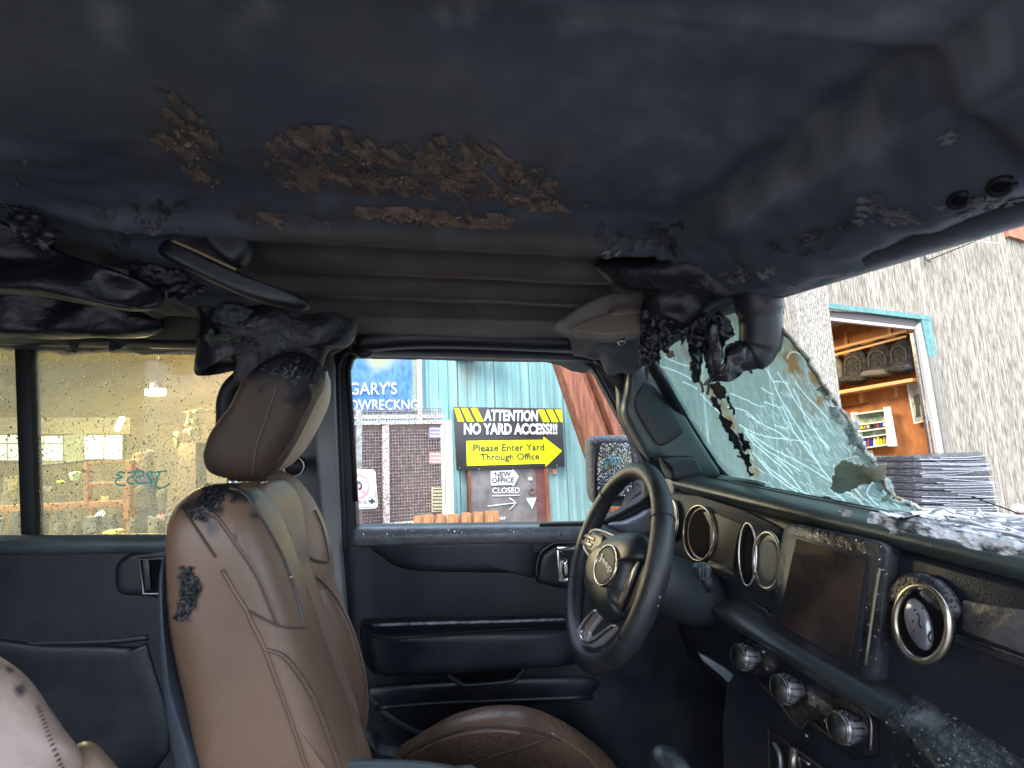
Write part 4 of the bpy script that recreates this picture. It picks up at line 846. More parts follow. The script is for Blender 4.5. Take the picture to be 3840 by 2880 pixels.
# burnt sound bar, rails, hanging trim
def drape_patch(name, px, tree, m, parent, cell=6, amp=.006, thr=0.0, seed=1, sx=60, sy=45, **props):
    xs = [a[0] for a in px]; ys = [a[1] for a in px]; idx = {}; V = []; FA = []; at = []; cx, cy = sum(xs) / len(xs), sum(ys) / len(ys)
    nx = int((max(xs) - min(xs)) / cell) + 1; ny = int((max(ys) - min(ys)) / cell) + 1
    def rot_(q): return ((q[0] * .75 + q[1] * .66) / 105, (-q[0] * .66 + q[1] * .75) / 34)
    def dens(q):
        e = min(math.hypot(q[0] - a[0], q[1] - a[1]) for a in pe) / 45
        a_ = rot_(q); return noise.fractal(Vector((a_[0], a_[1], seed)), .8, 2.3, 5) + .45 * min(1, e) - thr
    pe = smooth(px, 5, True)[::2]
    def vid(i, j):
        if (i, j) in idx: return idx[(i, j)]
        q = (min(xs) + i * cell, min(ys) + j * cell); r_ = ray(q); rn = r_ / np.linalg.norm(r_); h = tree.ray_cast(Vector(O), Vector(rn))
        if h[0] is None: idx[(i, j)] = None; return None
        d = max(0, dens(q)); a_ = rot_(q); n1 = abs(noise.fractal(Vector((a_[0] * 3.2, a_[1] * 1.9, seed + 5)), .7, 2.3, 4))
        idx[(i, j)] = len(V); V.append(np.array(h[0]) - rn * (.0008 + amp * min(1, d * 2) * (.2 + n1 * 1.3) * .75)); at.append(max(0, min(1, 1.25 - n1 * 1.3 - d * 2.2))); return idx[(i, j)]
    for i in range(nx):
        for j in range(ny):
            q = (min(xs) + (i + .5) * cell, min(ys) + (j + .5) * cell)
            if inside(q, px) and dens(q) > .18:
                f = [vid(i, j), vid(i, j + 1), vid(i + 1, j + 1), vid(i + 1, j)]
                if None not in f: FA.append(f)
    return mk(name, V, FA, m, parent, attr=at, **props) if FA else None
FOAMS = mat('scorched_foam', (.31, .215, .165, 1), (.15, .108, .088, 1), rough=.9, scale=30, bump=.5, bscale=130, attr='stain', c3=(.05, .046, .046, 1), amt=(.35, .6))
for pl_, sd, th_ in ((Pf((980, 560), (1050, 470), (1250, 470), (1500, 540), (1700, 500), (1950, 570), (2110, 690), (2060, 790), (1850, 770), (1500, 740), (1200, 740), (1000, 680)), 2, .02),
                     (Pf((1300, 775), (1500, 775), (1700, 790), (1930, 805), (1930, 862), (1600, 850), (1340, 825)), 5, -.25), (Pf((560, 520), (660, 440), (800, 460), (830, 600), (820, 720), (720, 690), (620, 590)), 9, .05),
                     (Pf((580, 310), (700, 310), (780, 480), (620, 500)), 12, .15), (Pf((2020, 730), (2280, 745), (2160, 800), (1950, 790)), 14, .1), (Pf((840, 795), (1150, 800), (1300, 860), (1000, 860)), 17, .12)):
    drape_patch('scorched_foam', pl_, ROOFT, FOAMS, car, thr=th_ + .09, seed=sd, kind='stuff')
inflate('sound_bar', M(C2, [(-400, 120), (0, 170), (300, 175), (600, 215), (850, 265), (990, 330), (1040, 350), (1020, 400), (900, 440), (600, 450), (0, 450), (-400, 440)]), PCY(1.0), .03, .05, CHAR, car, amp=.035, nscale=13, rings=16, p=8)
inflate('speaker_pod', M(A1, [(-200, 1000), (0, 960), (200, 1060), (400, 1130), (650, 1230), (700, 1300), (620, 1340), (300, 1290), (0, 1260), (-200, 1260)]), PCY(.83), .012, .05, CHAR, car, amp=.045, nscale=18, rings=18, p=12)
for pts_, y_ in (([(520, 1130), (760, 1160), (900, 1250), (780, 1290), (600, 1240)], .86), ([(0, 880), (120, 900), (260, 1010), (200, 1080), (60, 1010)], .74)):
    patch('charred_flap', M(A1, pts_), PCY(y_), CHAR, car, cell=6, amp=.014, nsc=16, rag=22, thick=.002)
inflate('roll_bar', M(A1, [(690, 1080), (735, 1040), (830, 1085), (1000, 1165), (1180, 1240), (1330, 1295), (1300, 1340), (1100, 1300), (850, 1190), (720, 1120)]), PCY(.80), .022, .03, PLAST, car, p=8)
tube('roll_bar_edge', [hit(A1(*q), PCY(.777)) for q in smooth([(745, 1040), (850, 1085), (1020, 1165)], 4)], .0022, mat('bare_edge', (.36, .25, .14, 1), rough=.5), car)
inflate('bar_bracket', M(A1, [(870, 985), (1000, 970), (1080, 1005), (1098, 1060), (1060, 1130), (1010, 1150), (920, 1080)]), PCY(.79), .02, .03, PLAST, car, p=6)
inflate('headliner_remnant', M(C2, [(925, 430), (1050, 325), (1230, 322), (1275, 350), (1255, 455), (1000, 460)]), PCY(1.08), .01, .01, mat('remnant', (.10, .092, .07, 1), rough=.8), car, p=8)
inflate('burnt_trim', M(C2, [(1240, 150), (1270, 330), (1250, 500), (1250, 620), (1272, 690), (1310, 697), (1338, 655), (1400, 615), (1510, 608), (1530, 720), (1580, 800), (1700, 830), (2000, 760), (2060, 650), (2110, 540), (2230, 490), (2300, 300), (2200, 180), (1700, 160)]), PCY(1.10), .05, .06, CHAR, car, amp=.035, nscale=12, rings=16)
patch('burnt_panel', M(C2, [(1370, 280), (1420, 230), (1550, 250), (1660, 290), (1650, 415), (1500, 390), (1360, 350)]), PCY(1.035), mat('scorched_panel', (.075, .085, .085, 1), (.03, .035, .038, 1), rough=.5, scale=9), car, cell=7, amp=.012, nsc=14)
patch('ash_scab', M(C2, [(1330, 400), (1400, 430), (1460, 420), (1540, 460), (1480, 490), (1380, 500), (1330, 520), (1300, 470)]), PCY(1.03), mat('scab', (.13, .14, .125, 1), (.03, .033, .035, 1), rough=.7, scale=40, bump=1), car, cell=5, amp=.016, nsc=40, rag=14)
for pts in ([(380, 200), (400, 300), (430, 320), (470, 270), (570, 310), (545, 400), (505, 500), (463, 553), (440, 500), (435, 400), (380, 330)], [(695, 470), (760, 425), (830, 445), (810, 500), (750, 520), (705, 545)]):
    patch('hanging_shred', M(C2, pts), PCY(1.16), mat('shred', (.085, .082, .085, 1), (.02, .02, .024, 1), rough=.8, scale=60, bump=.8), car, cell=5, amp=.014, nsc=30, rag=6)
tube('roof_rail', [fc(-1.5, 1.33, .198), fc(-.6, 1.335, .197), fc(-.3, 1.33, .19), fc(.1, 1.32, .188), fc(.40, 1.31, .185)], .042, PLAST, car, segs=14)
# torn cream edge above the door
tube('door_seal', [hit(A4(*q), PCY(1.27)) for q in smooth([(60, 235), (130, 195), (190, 165), (235, 200), (300, 190), (400, 175), (560, 152), (800, 160), (1150, 170), (1450, 188), (1700, 212), (1850, 215), (1990, 290), (2040, 380)], 5)], .0075, mat('seal_tan', (.22, .17, .14, 1), (.12, .10, .09, 1), rough=.6, scale=16), car, segs=8)
tube('roof_trim_roll', [hit(A4(*q), PCY(1.25)) for q in smooth([(260, 150), (600, 120), (1000, 120), (1500, 140), (1900, 160), (2120, 260)], 5)], .028, PLAST, car, segs=12)
inflate('coat_hook', M(A4, [(215, 205), (290, 180), (360, 190), (372, 235), (330, 264), (285, 262), (250, 240)]), PCY(1.26), .015, .015, PLAST, car)

# ---- lower body, floor, outer shell
slab('body_side', [fc(-1.7, 1.42, -1.0), fc(1.9, 1.42, -1.0), fc(1.9, 1.42, -.30), fc(-1.7, 1.42, -.30)], cv(0, .05, 0), GREYP, car)
slab('floor_pan', [fc(-1.7, -.30, -.95), fc(1.2, -.30, -.95), fc(1.2, 1.44, -.95), fc(-1.7, 1.44, -.95)], cv(0, 0, .04), RUBBER, car)
slab('rear_bulkhead', [fc(-1.6, -.30, -.95), fc(-1.6, 1.44, -.95), fc(-1.6, 1.44, .32), fc(-1.6, -.30, .32)], cv(-.03, 0, 0), RUBBER, car)
slab('firewall', [fd(1.0, -.35, -1.0), fd(1.0, 1.5, -1.0), fd(1.0, 1.5, -.20), fd(1.0, -.35, -.20)], dv(.03, 0, 0), RUBBER, car)
slab('hood', [fd(1.02, -.35, -.26), fd(2.0, -.35, -.34), fd(2.0, 1.4, -.34), fd(1.02, 1.4, -.26)], dv(0, 0, .03), GREYP, car, bevel=.01)
slab('front_body', [fd(1.04, -.33, -.95), fd(1.98, -.33, -.95), fd(1.98, -.33, -.37), fd(1.04, -.33, -.29)], dv(0, 1.7, 0), GREYP, car)
for x in (-1.9, 1.5):
    for y in (-.22, 1.35):
        c = fc(x, y, 0); c[2] = .40; ax_ = cv(0, 1, 0); u = nv(np.cross(ax_, UP)); v_ = np.cross(u, ax_)
        wl = tube('wheel', [c + (u * math.cos(a) + v_ * math.sin(a)) * .29 for a in np.linspace(0, 2 * math.pi, 24, endpoint=False)], .11, RUBBER, car, closed=True, segs=10)
        tube('wheel_rim', [c - ax_ * .08, c + ax_ * .08], .20, SATIN, wl, segs=20)
slab('rear_body', [fc(-2.5, -.30, -.9), fc(-1.65, -.30, -.9), fc(-1.65, -.30, -.30), fc(-2.5, -.30, -.30)], cv(0, 1.72, 0), GREYP, car)

# ---- rear door
DPL = PCY(1.36)
rd = empty('rear_door', fc(-.8, 1.36, -.9), car)
ppoly('inner_panel', [(-260, 2030), (1200, 2030), (1230, 2500), (1330, 2950), (-260, 2950)], DPL, .03, PLAST, rd)
tube('belt_pad', [hit(q, PCY(1.355)) for q in ((-260, 2042), (300, 2040), (800, 2036), (1190, 2036))], .022, mat('belt_top', (.09, .11, .115, 1), (.06, .075, .08, 1), rough=.42, scale=9, bump=.08, bscale=200), rd, segs=14)
inflate('handle_bezel', M(B1, [(668, 400), (675, 330), (705, 295), (765, 258), (850, 245), (1060, 240), (1060, 505), (800, 505), (690, 490)]), PCY(1.355), .016, .01, PLAST, rd, p=9)
hb = M(B1, [(800, 298), (1070, 290), (1070, 497), (822, 498)])
tube('handle_frame', [hit(q, PCY(1.334)) for q in hb], .0045, mat('dull_metal', (.22, .22, .22, 1), rough=.3, metal=.8), rd, closed=True)
ppoly('handle_cup', hb, PCY(1.336), .004, DARKV, rd)
ppoly('handle_lever', M(B1, [(812, 305), (850, 303), (862, 480), (830, 482)]), PCY(1.330), .004, PLASTW, rd, bevel=.001)
tube('panel_crease', [hit(B1(*q), PCY(1.367)) for q in smooth([(-60, 790), (300, 775), (650, 765), (860, 740)], 3)], .010, PLAST, rd)
inflate('lower_relief', M(B1, [(-300, 800), (300, 790), (760, 800), (860, 840), (900, 1500), (-300, 1500)]), PCY(1.36), .008, .01, PLAST, rd, p=14)
rg = ppoly('rear_glass', [(-260, 1250), (1000, 1250), (1000, 2030), (-260, 2030)], PCY(1.385), .004, GLASS, rd)
ppoly('window_divider', [(50, 1270), (112, 1270), (134, 2040), (76, 2040)], PCY(1.37), .03, RUBBER, rd, bevel=.004)
ppoly('upper_frame', [(-260, 1225), (760, 1225), (1000, 1240), (1000, 1318), (730, 1306), (300, 1294), (-260, 1288)], PCY(1.365), .03, RUBBER, rd)
ppoly('front_frame', [(880, 1380), (905, 1350), (980, 1300), (1250, 1300), (1250, 2040), (860, 2040), (860, 1600)], PCY(1.362), .03, RUBBER, rd)
# rain drops on the outer face
R = random.Random(11); V = []; FA = []; nrm = cv(0, -1, 0); gu = cv(1, 0, 0); gv = cv(0, 0, 1); GP = PCY(1.3845)
def dome(c, n, u, v, r, ry, h, seg=7):
    b = len(V); V.append(c + n * h)
    for lv, (k, hh) in enumerate(((.62, .76), (1, 0))):
        for i in range(seg):
            a = 2 * math.pi * i / seg; V.append(c + u * math.cos(a) * r * k + v * math.sin(a) * ry * k + n * h * hh)
    for i in range(seg):
        j = (i + 1) % seg; FA.append([b, b + 1 + i, b + 1 + j]); FA.append([b + 1 + i, b + 1 + seg + i, b + 1 + seg + j, b + 1 + j])
    FA.append([b + 1 + seg + i for i in range(seg)][::-1])
SPARK = translucent(mat('lit_drop', (.9, .88, .75, 1), rough=.05, spec=1), .7, (1, .97, .82, 1))  # white translucent drops: lamp sparkle put into the drop colour
for mm_, cnt, lo in ((DROP, 2300, 0), (SPARK, 4200, 1)):
    V = []; FA = []
    for k in range(cnt):
        q = (R.uniform(-30, 900), R.uniform(1290, 2030)); dn = (.35 + .3 * ss(1500, 1800, q[1])) if not lo else (.10 + .9 * ss(1500, 1750, q[1]))
        if R.random() > dn: continue
        r = R.choice((.0009, .0013, .0019, .0024)) if not lo else R.choice((.0007, .0010, .0014)); dome(hit(q, GP), nrm, gu, gv, r, r * R.uniform(1, 1.3), r * .8)
    mk('rain_drops', V, FA, mm_, rd, kind='stuff')
MK = translucent(mat('marker_blue', (.35, .66, .78, 1), rough=.6), .8, (.55, .95, 1, 1))
strokes = [[(1178, 1092), (1100, 1098), (1075, 1105)], [(1120, 1098), (1100, 1150), (1085, 1205), (1110, 1235), (1160, 1225), (1205, 1195)],
           [(1060, 1105), (1030, 1098), (1015, 1120), (1035, 1160), (1050, 1190), (1020, 1185), (990, 1195)],
           [(915, 1098), (975, 1092), (975, 1130), (930, 1140), (920, 1175), (950, 1195), (985, 1185)], [(850, 1105), (905, 1098), (905, 1135), (865, 1145), (850, 1180), (880, 1200), (915, 1190)],
           [(822, 1110), (785, 1100), (765, 1118), (800, 1145), (765, 1155), (750, 1190), (790, 1215), (825, 1205)]]
tube('marker_writing', [[hit(C1(*q), PCY(1.3835)) for q in smooth(s, 4)] for s in strokes], .0022, MK, rd, segs=5)

# ---- B pillar and belt guide
bp_ = empty('door_pillar', fc(-.4, 1.33, -.9), car)
inflate('pillar_trim', M(B6, [(1110, 330), (1180, 225), (1215, 330), (1232, 700), (1250, 1200), (1262, 1560), (1300, 2200), (1200, 2300), (1140, 1659), (1110, 1300), (1085, 1000), (1065, 700), (1090, 500)]), PCY(1.325), .022, .02, GREYP, bp_, p=5)
ppoly('pillar_back', M(B6, [(760, 200), (1300, 200), (1320, 1700), (1340, 3000), (560, 3000), (600, 1700), (820, 900)]), PCY(1.352), .03, PLAST, bp_)
tube('pillar_seal', [hit(B6(*q), PCY(1.30)) for q in smooth([(1295, 215), (1255, 270), (1232, 340), (1236, 600), (1252, 1000), (1268, 1400), (1280, 1600)], 4)], .005, RUBBER, bp_)
kc = hit(B6(950, 1005), PCY(1.30)); tube('belt_bolt', [kc, kc - cv(0, .03, 0)], .022, RUBBER, bp_, segs=20)
tube('belt_bolt_ring', [kc - cv(0, .03, 0) + (cv(1, 0, 0) * math.cos(a) + cv(0, 0, 1) * math.sin(a)) * .022 for a in np.linspace(0, 2 * math.pi, 24, endpoint=False)], .002, SATIN, bp_, closed=True)
tube('belt_guide', [hit(B6(*q), PCY(1.1)) for q in smooth([(620, 330), (560, 400), (490, 470), (455, 560), (452, 680), (450, 800)], 4)], .017, RUBBER, bp_, segs=10)
ppoly('belt_shroud', M(B6, [(530, 290), (900, 260), (900, 800), (545, 545), (500, 560), (490, 590), (520, 460)]), PCY(1.12), .02, RUBBER, bp_)

# ---- front door
fdn = empty('front_door', fc(.15, 1.36, -.9), car)
H = [(1338, 1978), (1333, 1880), (1318, 1580), (1307, 1430), (1306, 1385), (1318, 1345), (1340, 1330), (1365, 1324), (1700, 1328), (2000, 1334), (2150, 1343), (2200, 1360), (2240, 1400), (2320, 1548), (2400, 1690), (2430, 1760), (2430, 1860), (2360, 1908), (2290, 1945), (2200, 1966), (1800, 1972)]
OO = [(1250, 2060), (1225, 1880), (1215, 1580), (1205, 1430), (1205, 1330), (1230, 1270), (1290, 1235), (1365, 1230), (1700, 1230), (2000, 1238), (2200, 1242), (2290, 1270), (2350, 1350), (2440, 1520), (2520, 1680), (2560, 1780), (2560, 1900), (2500, 2000), (2400, 2060), (2200, 2070), (1800, 2070)]
band('window_frame', [hit(q, PCY(1.345)) for q in OO], [hit(q, PCY(1.345)) for q in H], cv(0, .045, 0), PLAST, fdn)
HI = smooth(H, 2, True)
tube('window_seal', [hit(q, PCY(1.34)) for q in HI[2:-2]], .006, RUBBER, fdn, segs=6)
ppoly('inner_panel', [(1285, 2030), (2560, 2030), (2700, 2400), (2750, 2950), (1620, 2950), (1480, 2780), (1400, 2660), (1340, 2500), (1300, 2300)], DPL, .03, PLAST, fdn, off=.008)
ppoly('sill_trim', [(1200, 2400), (1330, 2520), (1420, 2700), (1600, 2860), (1600, 2950), (1200, 2950)], PCY(1.385), .02, PLAST, fdn)
tube('door_edge', [hit(B2(*q), PCY(1.35)) for q in smooth([(60, 900), (100, 1100), (160, 1220), (300, 1350), (480, 1440), (560, 1450)], 4)], .009, mat('edge_grey', (.035, .038, .042, 1), rough=.4), fdn)
BELTM = mat('belt_top_glare', (.20, .21, .235, 1), (.13, .14, .155, 1), rough=.28, rough2=.42, scale=30, bump=.15, bscale=200)  # pale base: sky glare on the wet pad put into the colour
tube('belt_pad', [hit(q, PCY(1.345)) for q in smooth([(1325, 2012), (1500, 2010), (1900, 2003), (2250, 1998), (2420, 1985), (2500, 1950)], 4)], .023, BELTM, fdn, segs=16)
def beads(name, tree, px, cnt, parent, seed, mm=DROP):
    global V, FA
    V = []; FA = []; Rb = random.Random(seed); xs = [a[0] for a in px]; ys = [a[1] for a in px]
    for k in range(cnt):
        q = (Rb.uniform(min(xs), max(xs)), Rb.uniform(min(ys), max(ys)))
        if not inside(q, px): continue
        r_ = ray(q); rn = r_ / np.linalg.norm(r_); h = tree.ray_cast(Vector(O), Vector(rn))
        if h[0] is None: continue
        n = np.array(h[1]); n = n if n.dot(rn) < 0 else -n; u = nv(np.cross(n, (.3, .2, 1))); r = Rb.choice((.0006, .001, .0016)); dome(np.array(h[0]), n, u, np.cross(n, u), r, r * Rb.uniform(.8, 1.5), r * .7, seg=6)
    return mk(name, V, FA, mm, parent, kind='stuff') if V else None
beads('water_beads', bvh(bpy.data.objects['belt_pad.001']), [(1330, 1985), (2300, 1985), (2300, 2040), (1330, 2040)], 260, fdn, 5)
inflate('mirror_sail', M(B5, [(425, 490), (520, 470), (620, 430), (700, 385), (760, 400), (780, 520), (640, 560), (500, 540)]), PCY(1.32), .02, .02, BELTM, fdn)
inflate('upper_recess', M(B2, [(30, 190), (300, 200), (1000, 200), (1200, 220), (1200, 440), (1050, 420), (400, 400), (200, 300)]), PCY(1.352), .012, .01, PLAST, fdn, p=7)
inflate('handle_bezel', M(B2, [(1200, 470), (1205, 360), (1228, 290), (1290, 240), (1340, 224), (1600, 222), (1600, 505), (1360, 512), (1260, 490)]), PCY(1.35), .02, .01, PLAST, fdn, p=10)
tube('bezel_edge', [hit(B2(*q), PCY(1.333)) for q in smooth([(1205, 440), (1210, 360), (1232, 292), (1292, 244), (1345, 230), (1600, 228)], 3)], .0025, mat('edge_hi', (.10, .105, .11, 1), rough=.25), fdn)
hl = empty('door_handle', hit(B2(1400, 370), PCY(1.33)), fdn)
ppoly('handle_cup', M(B2, [(1345, 262), (1600, 258), (1600, 472), (1350, 475)]), PCY(1.331), .004, DARKV, fdn)
for pts in ([(1335, 255), (1600, 252), (1600, 278), (1362, 282), (1338, 275)], [(1335, 275), (1362, 282), (1398, 320), (1402, 450), (1390, 478), (1345, 478)], [(1345, 455), (1420, 450), (1600, 452), (1600, 474), (1345, 480)]):
    ppoly('handle_trim', M(B2, pts), PCY(1.325), .008, CHROME, fdn, bevel=.002)
inflate('handle_lever', M(B2, [(1372, 350), (1395, 330), (1412, 360), (1412, 440), (1385, 450), (1370, 420)]), PCY(1.322), .008, .004, CHROME, fdn)
inflate('armrest', M(B2, [(92, 745), (160, 712), (700, 705), (1400, 700), (1500, 740), (1500, 930), (1200, 965), (700, 1005), (230, 1018), (130, 980), (95, 860)]), PCY(1.345), .075, .02, PLAST, fdn, p=9)
tube('armrest_shine', [hit(B2(*q), PCY(1.285)) for q in smooth([(165, 752), (600, 738), (1000, 728), (1400, 715)], 3)], .0038, mat('wet_shine', (.10, .11, .12, 1), (.35, .37, .4, 1), rough=.12, rough2=.2, scale=50), fdn)  # bright line: shine on the wet armrest put into its own strip
for dy in (0, 16): tube('armrest_seam', [hit(B2(*q), PCY(1.268)) for q in smooth([(110, 830 + dy), (500, 815 + dy), (900, 785 + dy), (1400, 762 + dy)], 3)], .0016, RUBBER, fdn, segs=5)
tube('pocket_lip', [hit(B2(*q), PCY(1.34)) for q in smooth([(600, 1020), (650, 1070), (720, 1122), (780, 1132), (1040, 1108), (1085, 1080), (1140, 1010), (1180, 970)], 4)], .0055, mat('lip', (.035, .038, .043, 1), rough=.35), fdn)
inflate('pull_pocket', M(B2, [(650, 1010), (1120, 985), (1060, 1090), (1000, 1105), (760, 1115), (700, 1080)]), PCY(1.345), .006, .01, DARKV, fdn, p=8)
tube('pull_grip', [hit(B2(*q), PCY(1.33)) for q in smooth([(730, 1020), (800, 1024), (1000, 1002)], 3)], .004, PLASTW, fdn)
tube('panel_ridge', [hit(B2(*q), PCY(1.345)) for q in smooth([(180, 1275), (600, 1245), (1100, 1225), (1560, 1205)], 3)], .008, PLAST, fdn)
inflate('lower_pocket', M(B2, [(170, 1120), (1500, 1060), (1500, 1210), (900, 1240), (200, 1260)]), PCY(1.36), .02, .01, PLAST, fdn, p=7)
# exterior mirror
mr = empty('side_mirror', hit(A5(460, 1700), PCY(1.62)), fdn)
mhc = M(A5, [(278, 1245), (288, 1212), (330, 1196), (470, 1190), (560, 1200), (615, 1232), (640, 1300), (665, 1600), (640, 1650), (560, 1660), (350, 1650), (300, 1620), (288, 1500)])
HOUS = mat('mirror_shell', (.04, .042, .046, 1), (.10, .105, .11, 1), rough=.35, scale=90, bump=.6, bscale=140, amt=(.5, .6))
inflate('mirror_shell', mhc, PCY(1.62), .02, .10, HOUS, fdn, p=12)
gl_ = M(A5, [(345, 1262), (362, 1248), (522, 1240), (540, 1262), (556, 1420), (548, 1560), (530, 1590), (345, 1590), (330, 1570), (328, 1400)])
MP = (hit(A5(440, 1420), PCY(1.62)) - cv(0, .022, 0), nv(cv(.0, 1, .0)))
ppoly('mirror_surround', M(A5, [(320, 1245), (345, 1228), (535, 1222), (560, 1250), (580, 1420), (570, 1590), (540, 1615), (335, 1615), (312, 1590), (308, 1400)]), MP, .01, RUBBER, fdn, off=.002, bevel=.003)
MGL = mat('mirror_reflection', (.65, .52, .25, 1), (.30, .31, .33, 1), rough=.12, metal=.8, scale=9, amt=(.42, .56), bump=.15, bscale=80)  # yellow and grey patches: reflected surroundings put into the mirror colour
ppoly('mirror_glass', gl_, MP, .003, MGL, fdn, off=.008)
V = []; FA = []; nm = -nv(cv(0, 1, 0))
for k in range(650):
    q = (R.uniform(*sorted((gl_[9][0], gl_[5][0]))), R.uniform(gl_[2][1], gl_[7][1]))
    if inside(q, gl_): dome(hit(q, MP) + nm * .0085, nm, gu, gv, *(lambda r: (r, r * 1.2, r * .8))(R.choice((.0009, .0014, .002))), seg=6)
mk('mirror_drops', V, FA, mat('bright_drop', (.8, .82, .84, 1), rough=.05, spec=1), fdn, kind='stuff')
tube('reflected_writing', [[hit(A5(*q), MP) + nm * .010 for q in l] for l in ([(372, 1400), (375, 1345), (410, 1335), (415, 1365), (380, 1375)], [(420, 1375), (430, 1340), (455, 1335), (470, 1365), (450, 1385), (425, 1375)])], .0025, MK, fdn, segs=4)  # strokes stand in for the window writing reflected in the mirror
inflate('mirror_arm', M(A5, [(560, 1560), (700, 1500), (720, 1640), (620, 1700), (500, 1680)]), PCY(1.5), .03, .05, RUBBER, fdn)
tube('quarter_bar', [hit(A5(*q), PCY(1.36)) for q in ((646, 1250), (655, 1400), (664, 1650))], .008, HOUS, fdn)

# ---- A pillar and windshield
ap = empty('front_pillar', fc(.6, 1.3, -.2), car)
WSN = nv(np.cross(fd(.5, 0, .19) - fd(.86, 0, -.158), dv(0, 1, 0))); WSP = (fd(.86, 0, -.158), WSN)
APL = PCY(1.24)
inflate('pillar_trim', M(A5, [(530, 760), (560, 700), (610, 640), (680, 660), (740, 800), (860, 1000), (960, 1170), (1060, 1330), (1125, 1455), (960, 1470), (825, 1490), (800, 1430), (740, 1345), (650, 1330), (590, 1230), (520, 1100), (500, 1010), (520, 900)]), APL, .02, .05, GREENP, ap, p=10, rings=10)
inflate('pillar_edge_trim', M(A5, [(300, 690), (380, 660), (470, 700), (540, 760), (535, 900), (530, 1010), (600, 1180), (700, 1330), (690, 1365), (640, 1330), (540, 1190), (470, 1050), (455, 900), (430, 800), (360, 730)]), PCY(1.30), .02, .02, mat('worn_trim', (.035, .033, .033, 1), (.07, .06, .055, 1), rough=.4, scale=10), ap, p=6)
inflate('tweeter_recess', M(A5, [(585, 940), (640, 850), (700, 855), (790, 990), (885, 1140), (880, 1185), (800, 1240), (730, 1255), (650, 1140), (595, 1030)]), PCY(1.218), .003, .002, mat('recess_dark', (.022, .030, .031, 1), rough=.5), ap, p=8)
inflate('tweeter_grille', M(A5, [(582, 945), (600, 955), (690, 1090), (785, 1225), (755, 1250), (720, 1245), (650, 1140), (592, 1030)]), PCY(1.212), .002, .002, mat('grille_brown', (.045, .036, .036, 1), rough=.6), ap, p=6)
inflate('pillar_foot', M(A5, [(735, 1335), (850, 1325), (950, 1330), (985, 1370), (1010, 1440), (960, 1475), (820, 1490), (790, 1420)]), PCY(1.22), .02, .02, PLAST, ap, p=8)
tube('glass_seal', [hit(A5(*q), WSP) - WSN * 0 for q in smooth([(640, 620), (700, 740), (770, 850), (900, 1070), (1040, 1290), (1120, 1400), (1190, 1465)], 4)], .016, RUBBER, ap, segs=10)
gpx = M(C5, [(150, 300), (170, 500), (250, 650), (420, 960), (560, 1200), (720, 1385), (970, 1425), (1260, 1497), (1500, 1550), (1700, 1597), (1900, 1640), (2148, 1668), (2120, 1640), (1990, 1560), (1860, 1500), (1790, 1420), (1740, 1300), (1650, 1180), (1600, 1110), (1560, 1020), (1520, 930), (1450, 860), (1340, 700), (1250, 560), (1180, 460), (1100, 370), (1000, 290), (970, 150), (700, 100), (430, 100)])
redge = M(C5, [(2120, 1640), (1990, 1560), (1860, 1500), (1790, 1420), (1740, 1300), (1650, 1180), (1600, 1110), (1560, 1020), (1520, 930), (1450, 860), (1340, 700), (1250, 560), (1180, 460), (1100, 370), (1000, 290)])
redge_s = smooth(redge, 4)
streak = smooth(M(C5, [(590, 760), (640, 860), (700, 980), (780, 1120), (850, 1240), (885, 1320)]), 6)
def gst(a, w0):
    de = min(math.hypot(a[0] - e[0], a[1] - e[1]) for e in redge_s[8:]); n1 = noise.fractal(Vector((a[0] / 60, a[1] / 60, 4)), 1, 2, 3)
    v = (1 - ss(12, 170, de)) * 1.05 * (1 - ss(1450, 1650, a[1])) * (.8 + n1)
    k = ss(0, 1, (a[0] - 2450) / 300) * (1 - ss(1180, 1330, a[1])) * .5; v = max(v, k)
    ds = min(math.hypot(a[0] - e[0], a[1] - e[1]) for e in streak[::2]); v = max(v, (1 - ss(6, 42, ds)) * (.65 + n1 * .8))
    l2 = abs((a[0] - C5(420, 0)[0]) - (a[1] - C5(0, 500)[1]) * .52); v = max(v, (1 - ss(4, 34, l2)) * .55 * (1 - ss(1480, 1560, a[1])))
    return max(0, min(1, v))
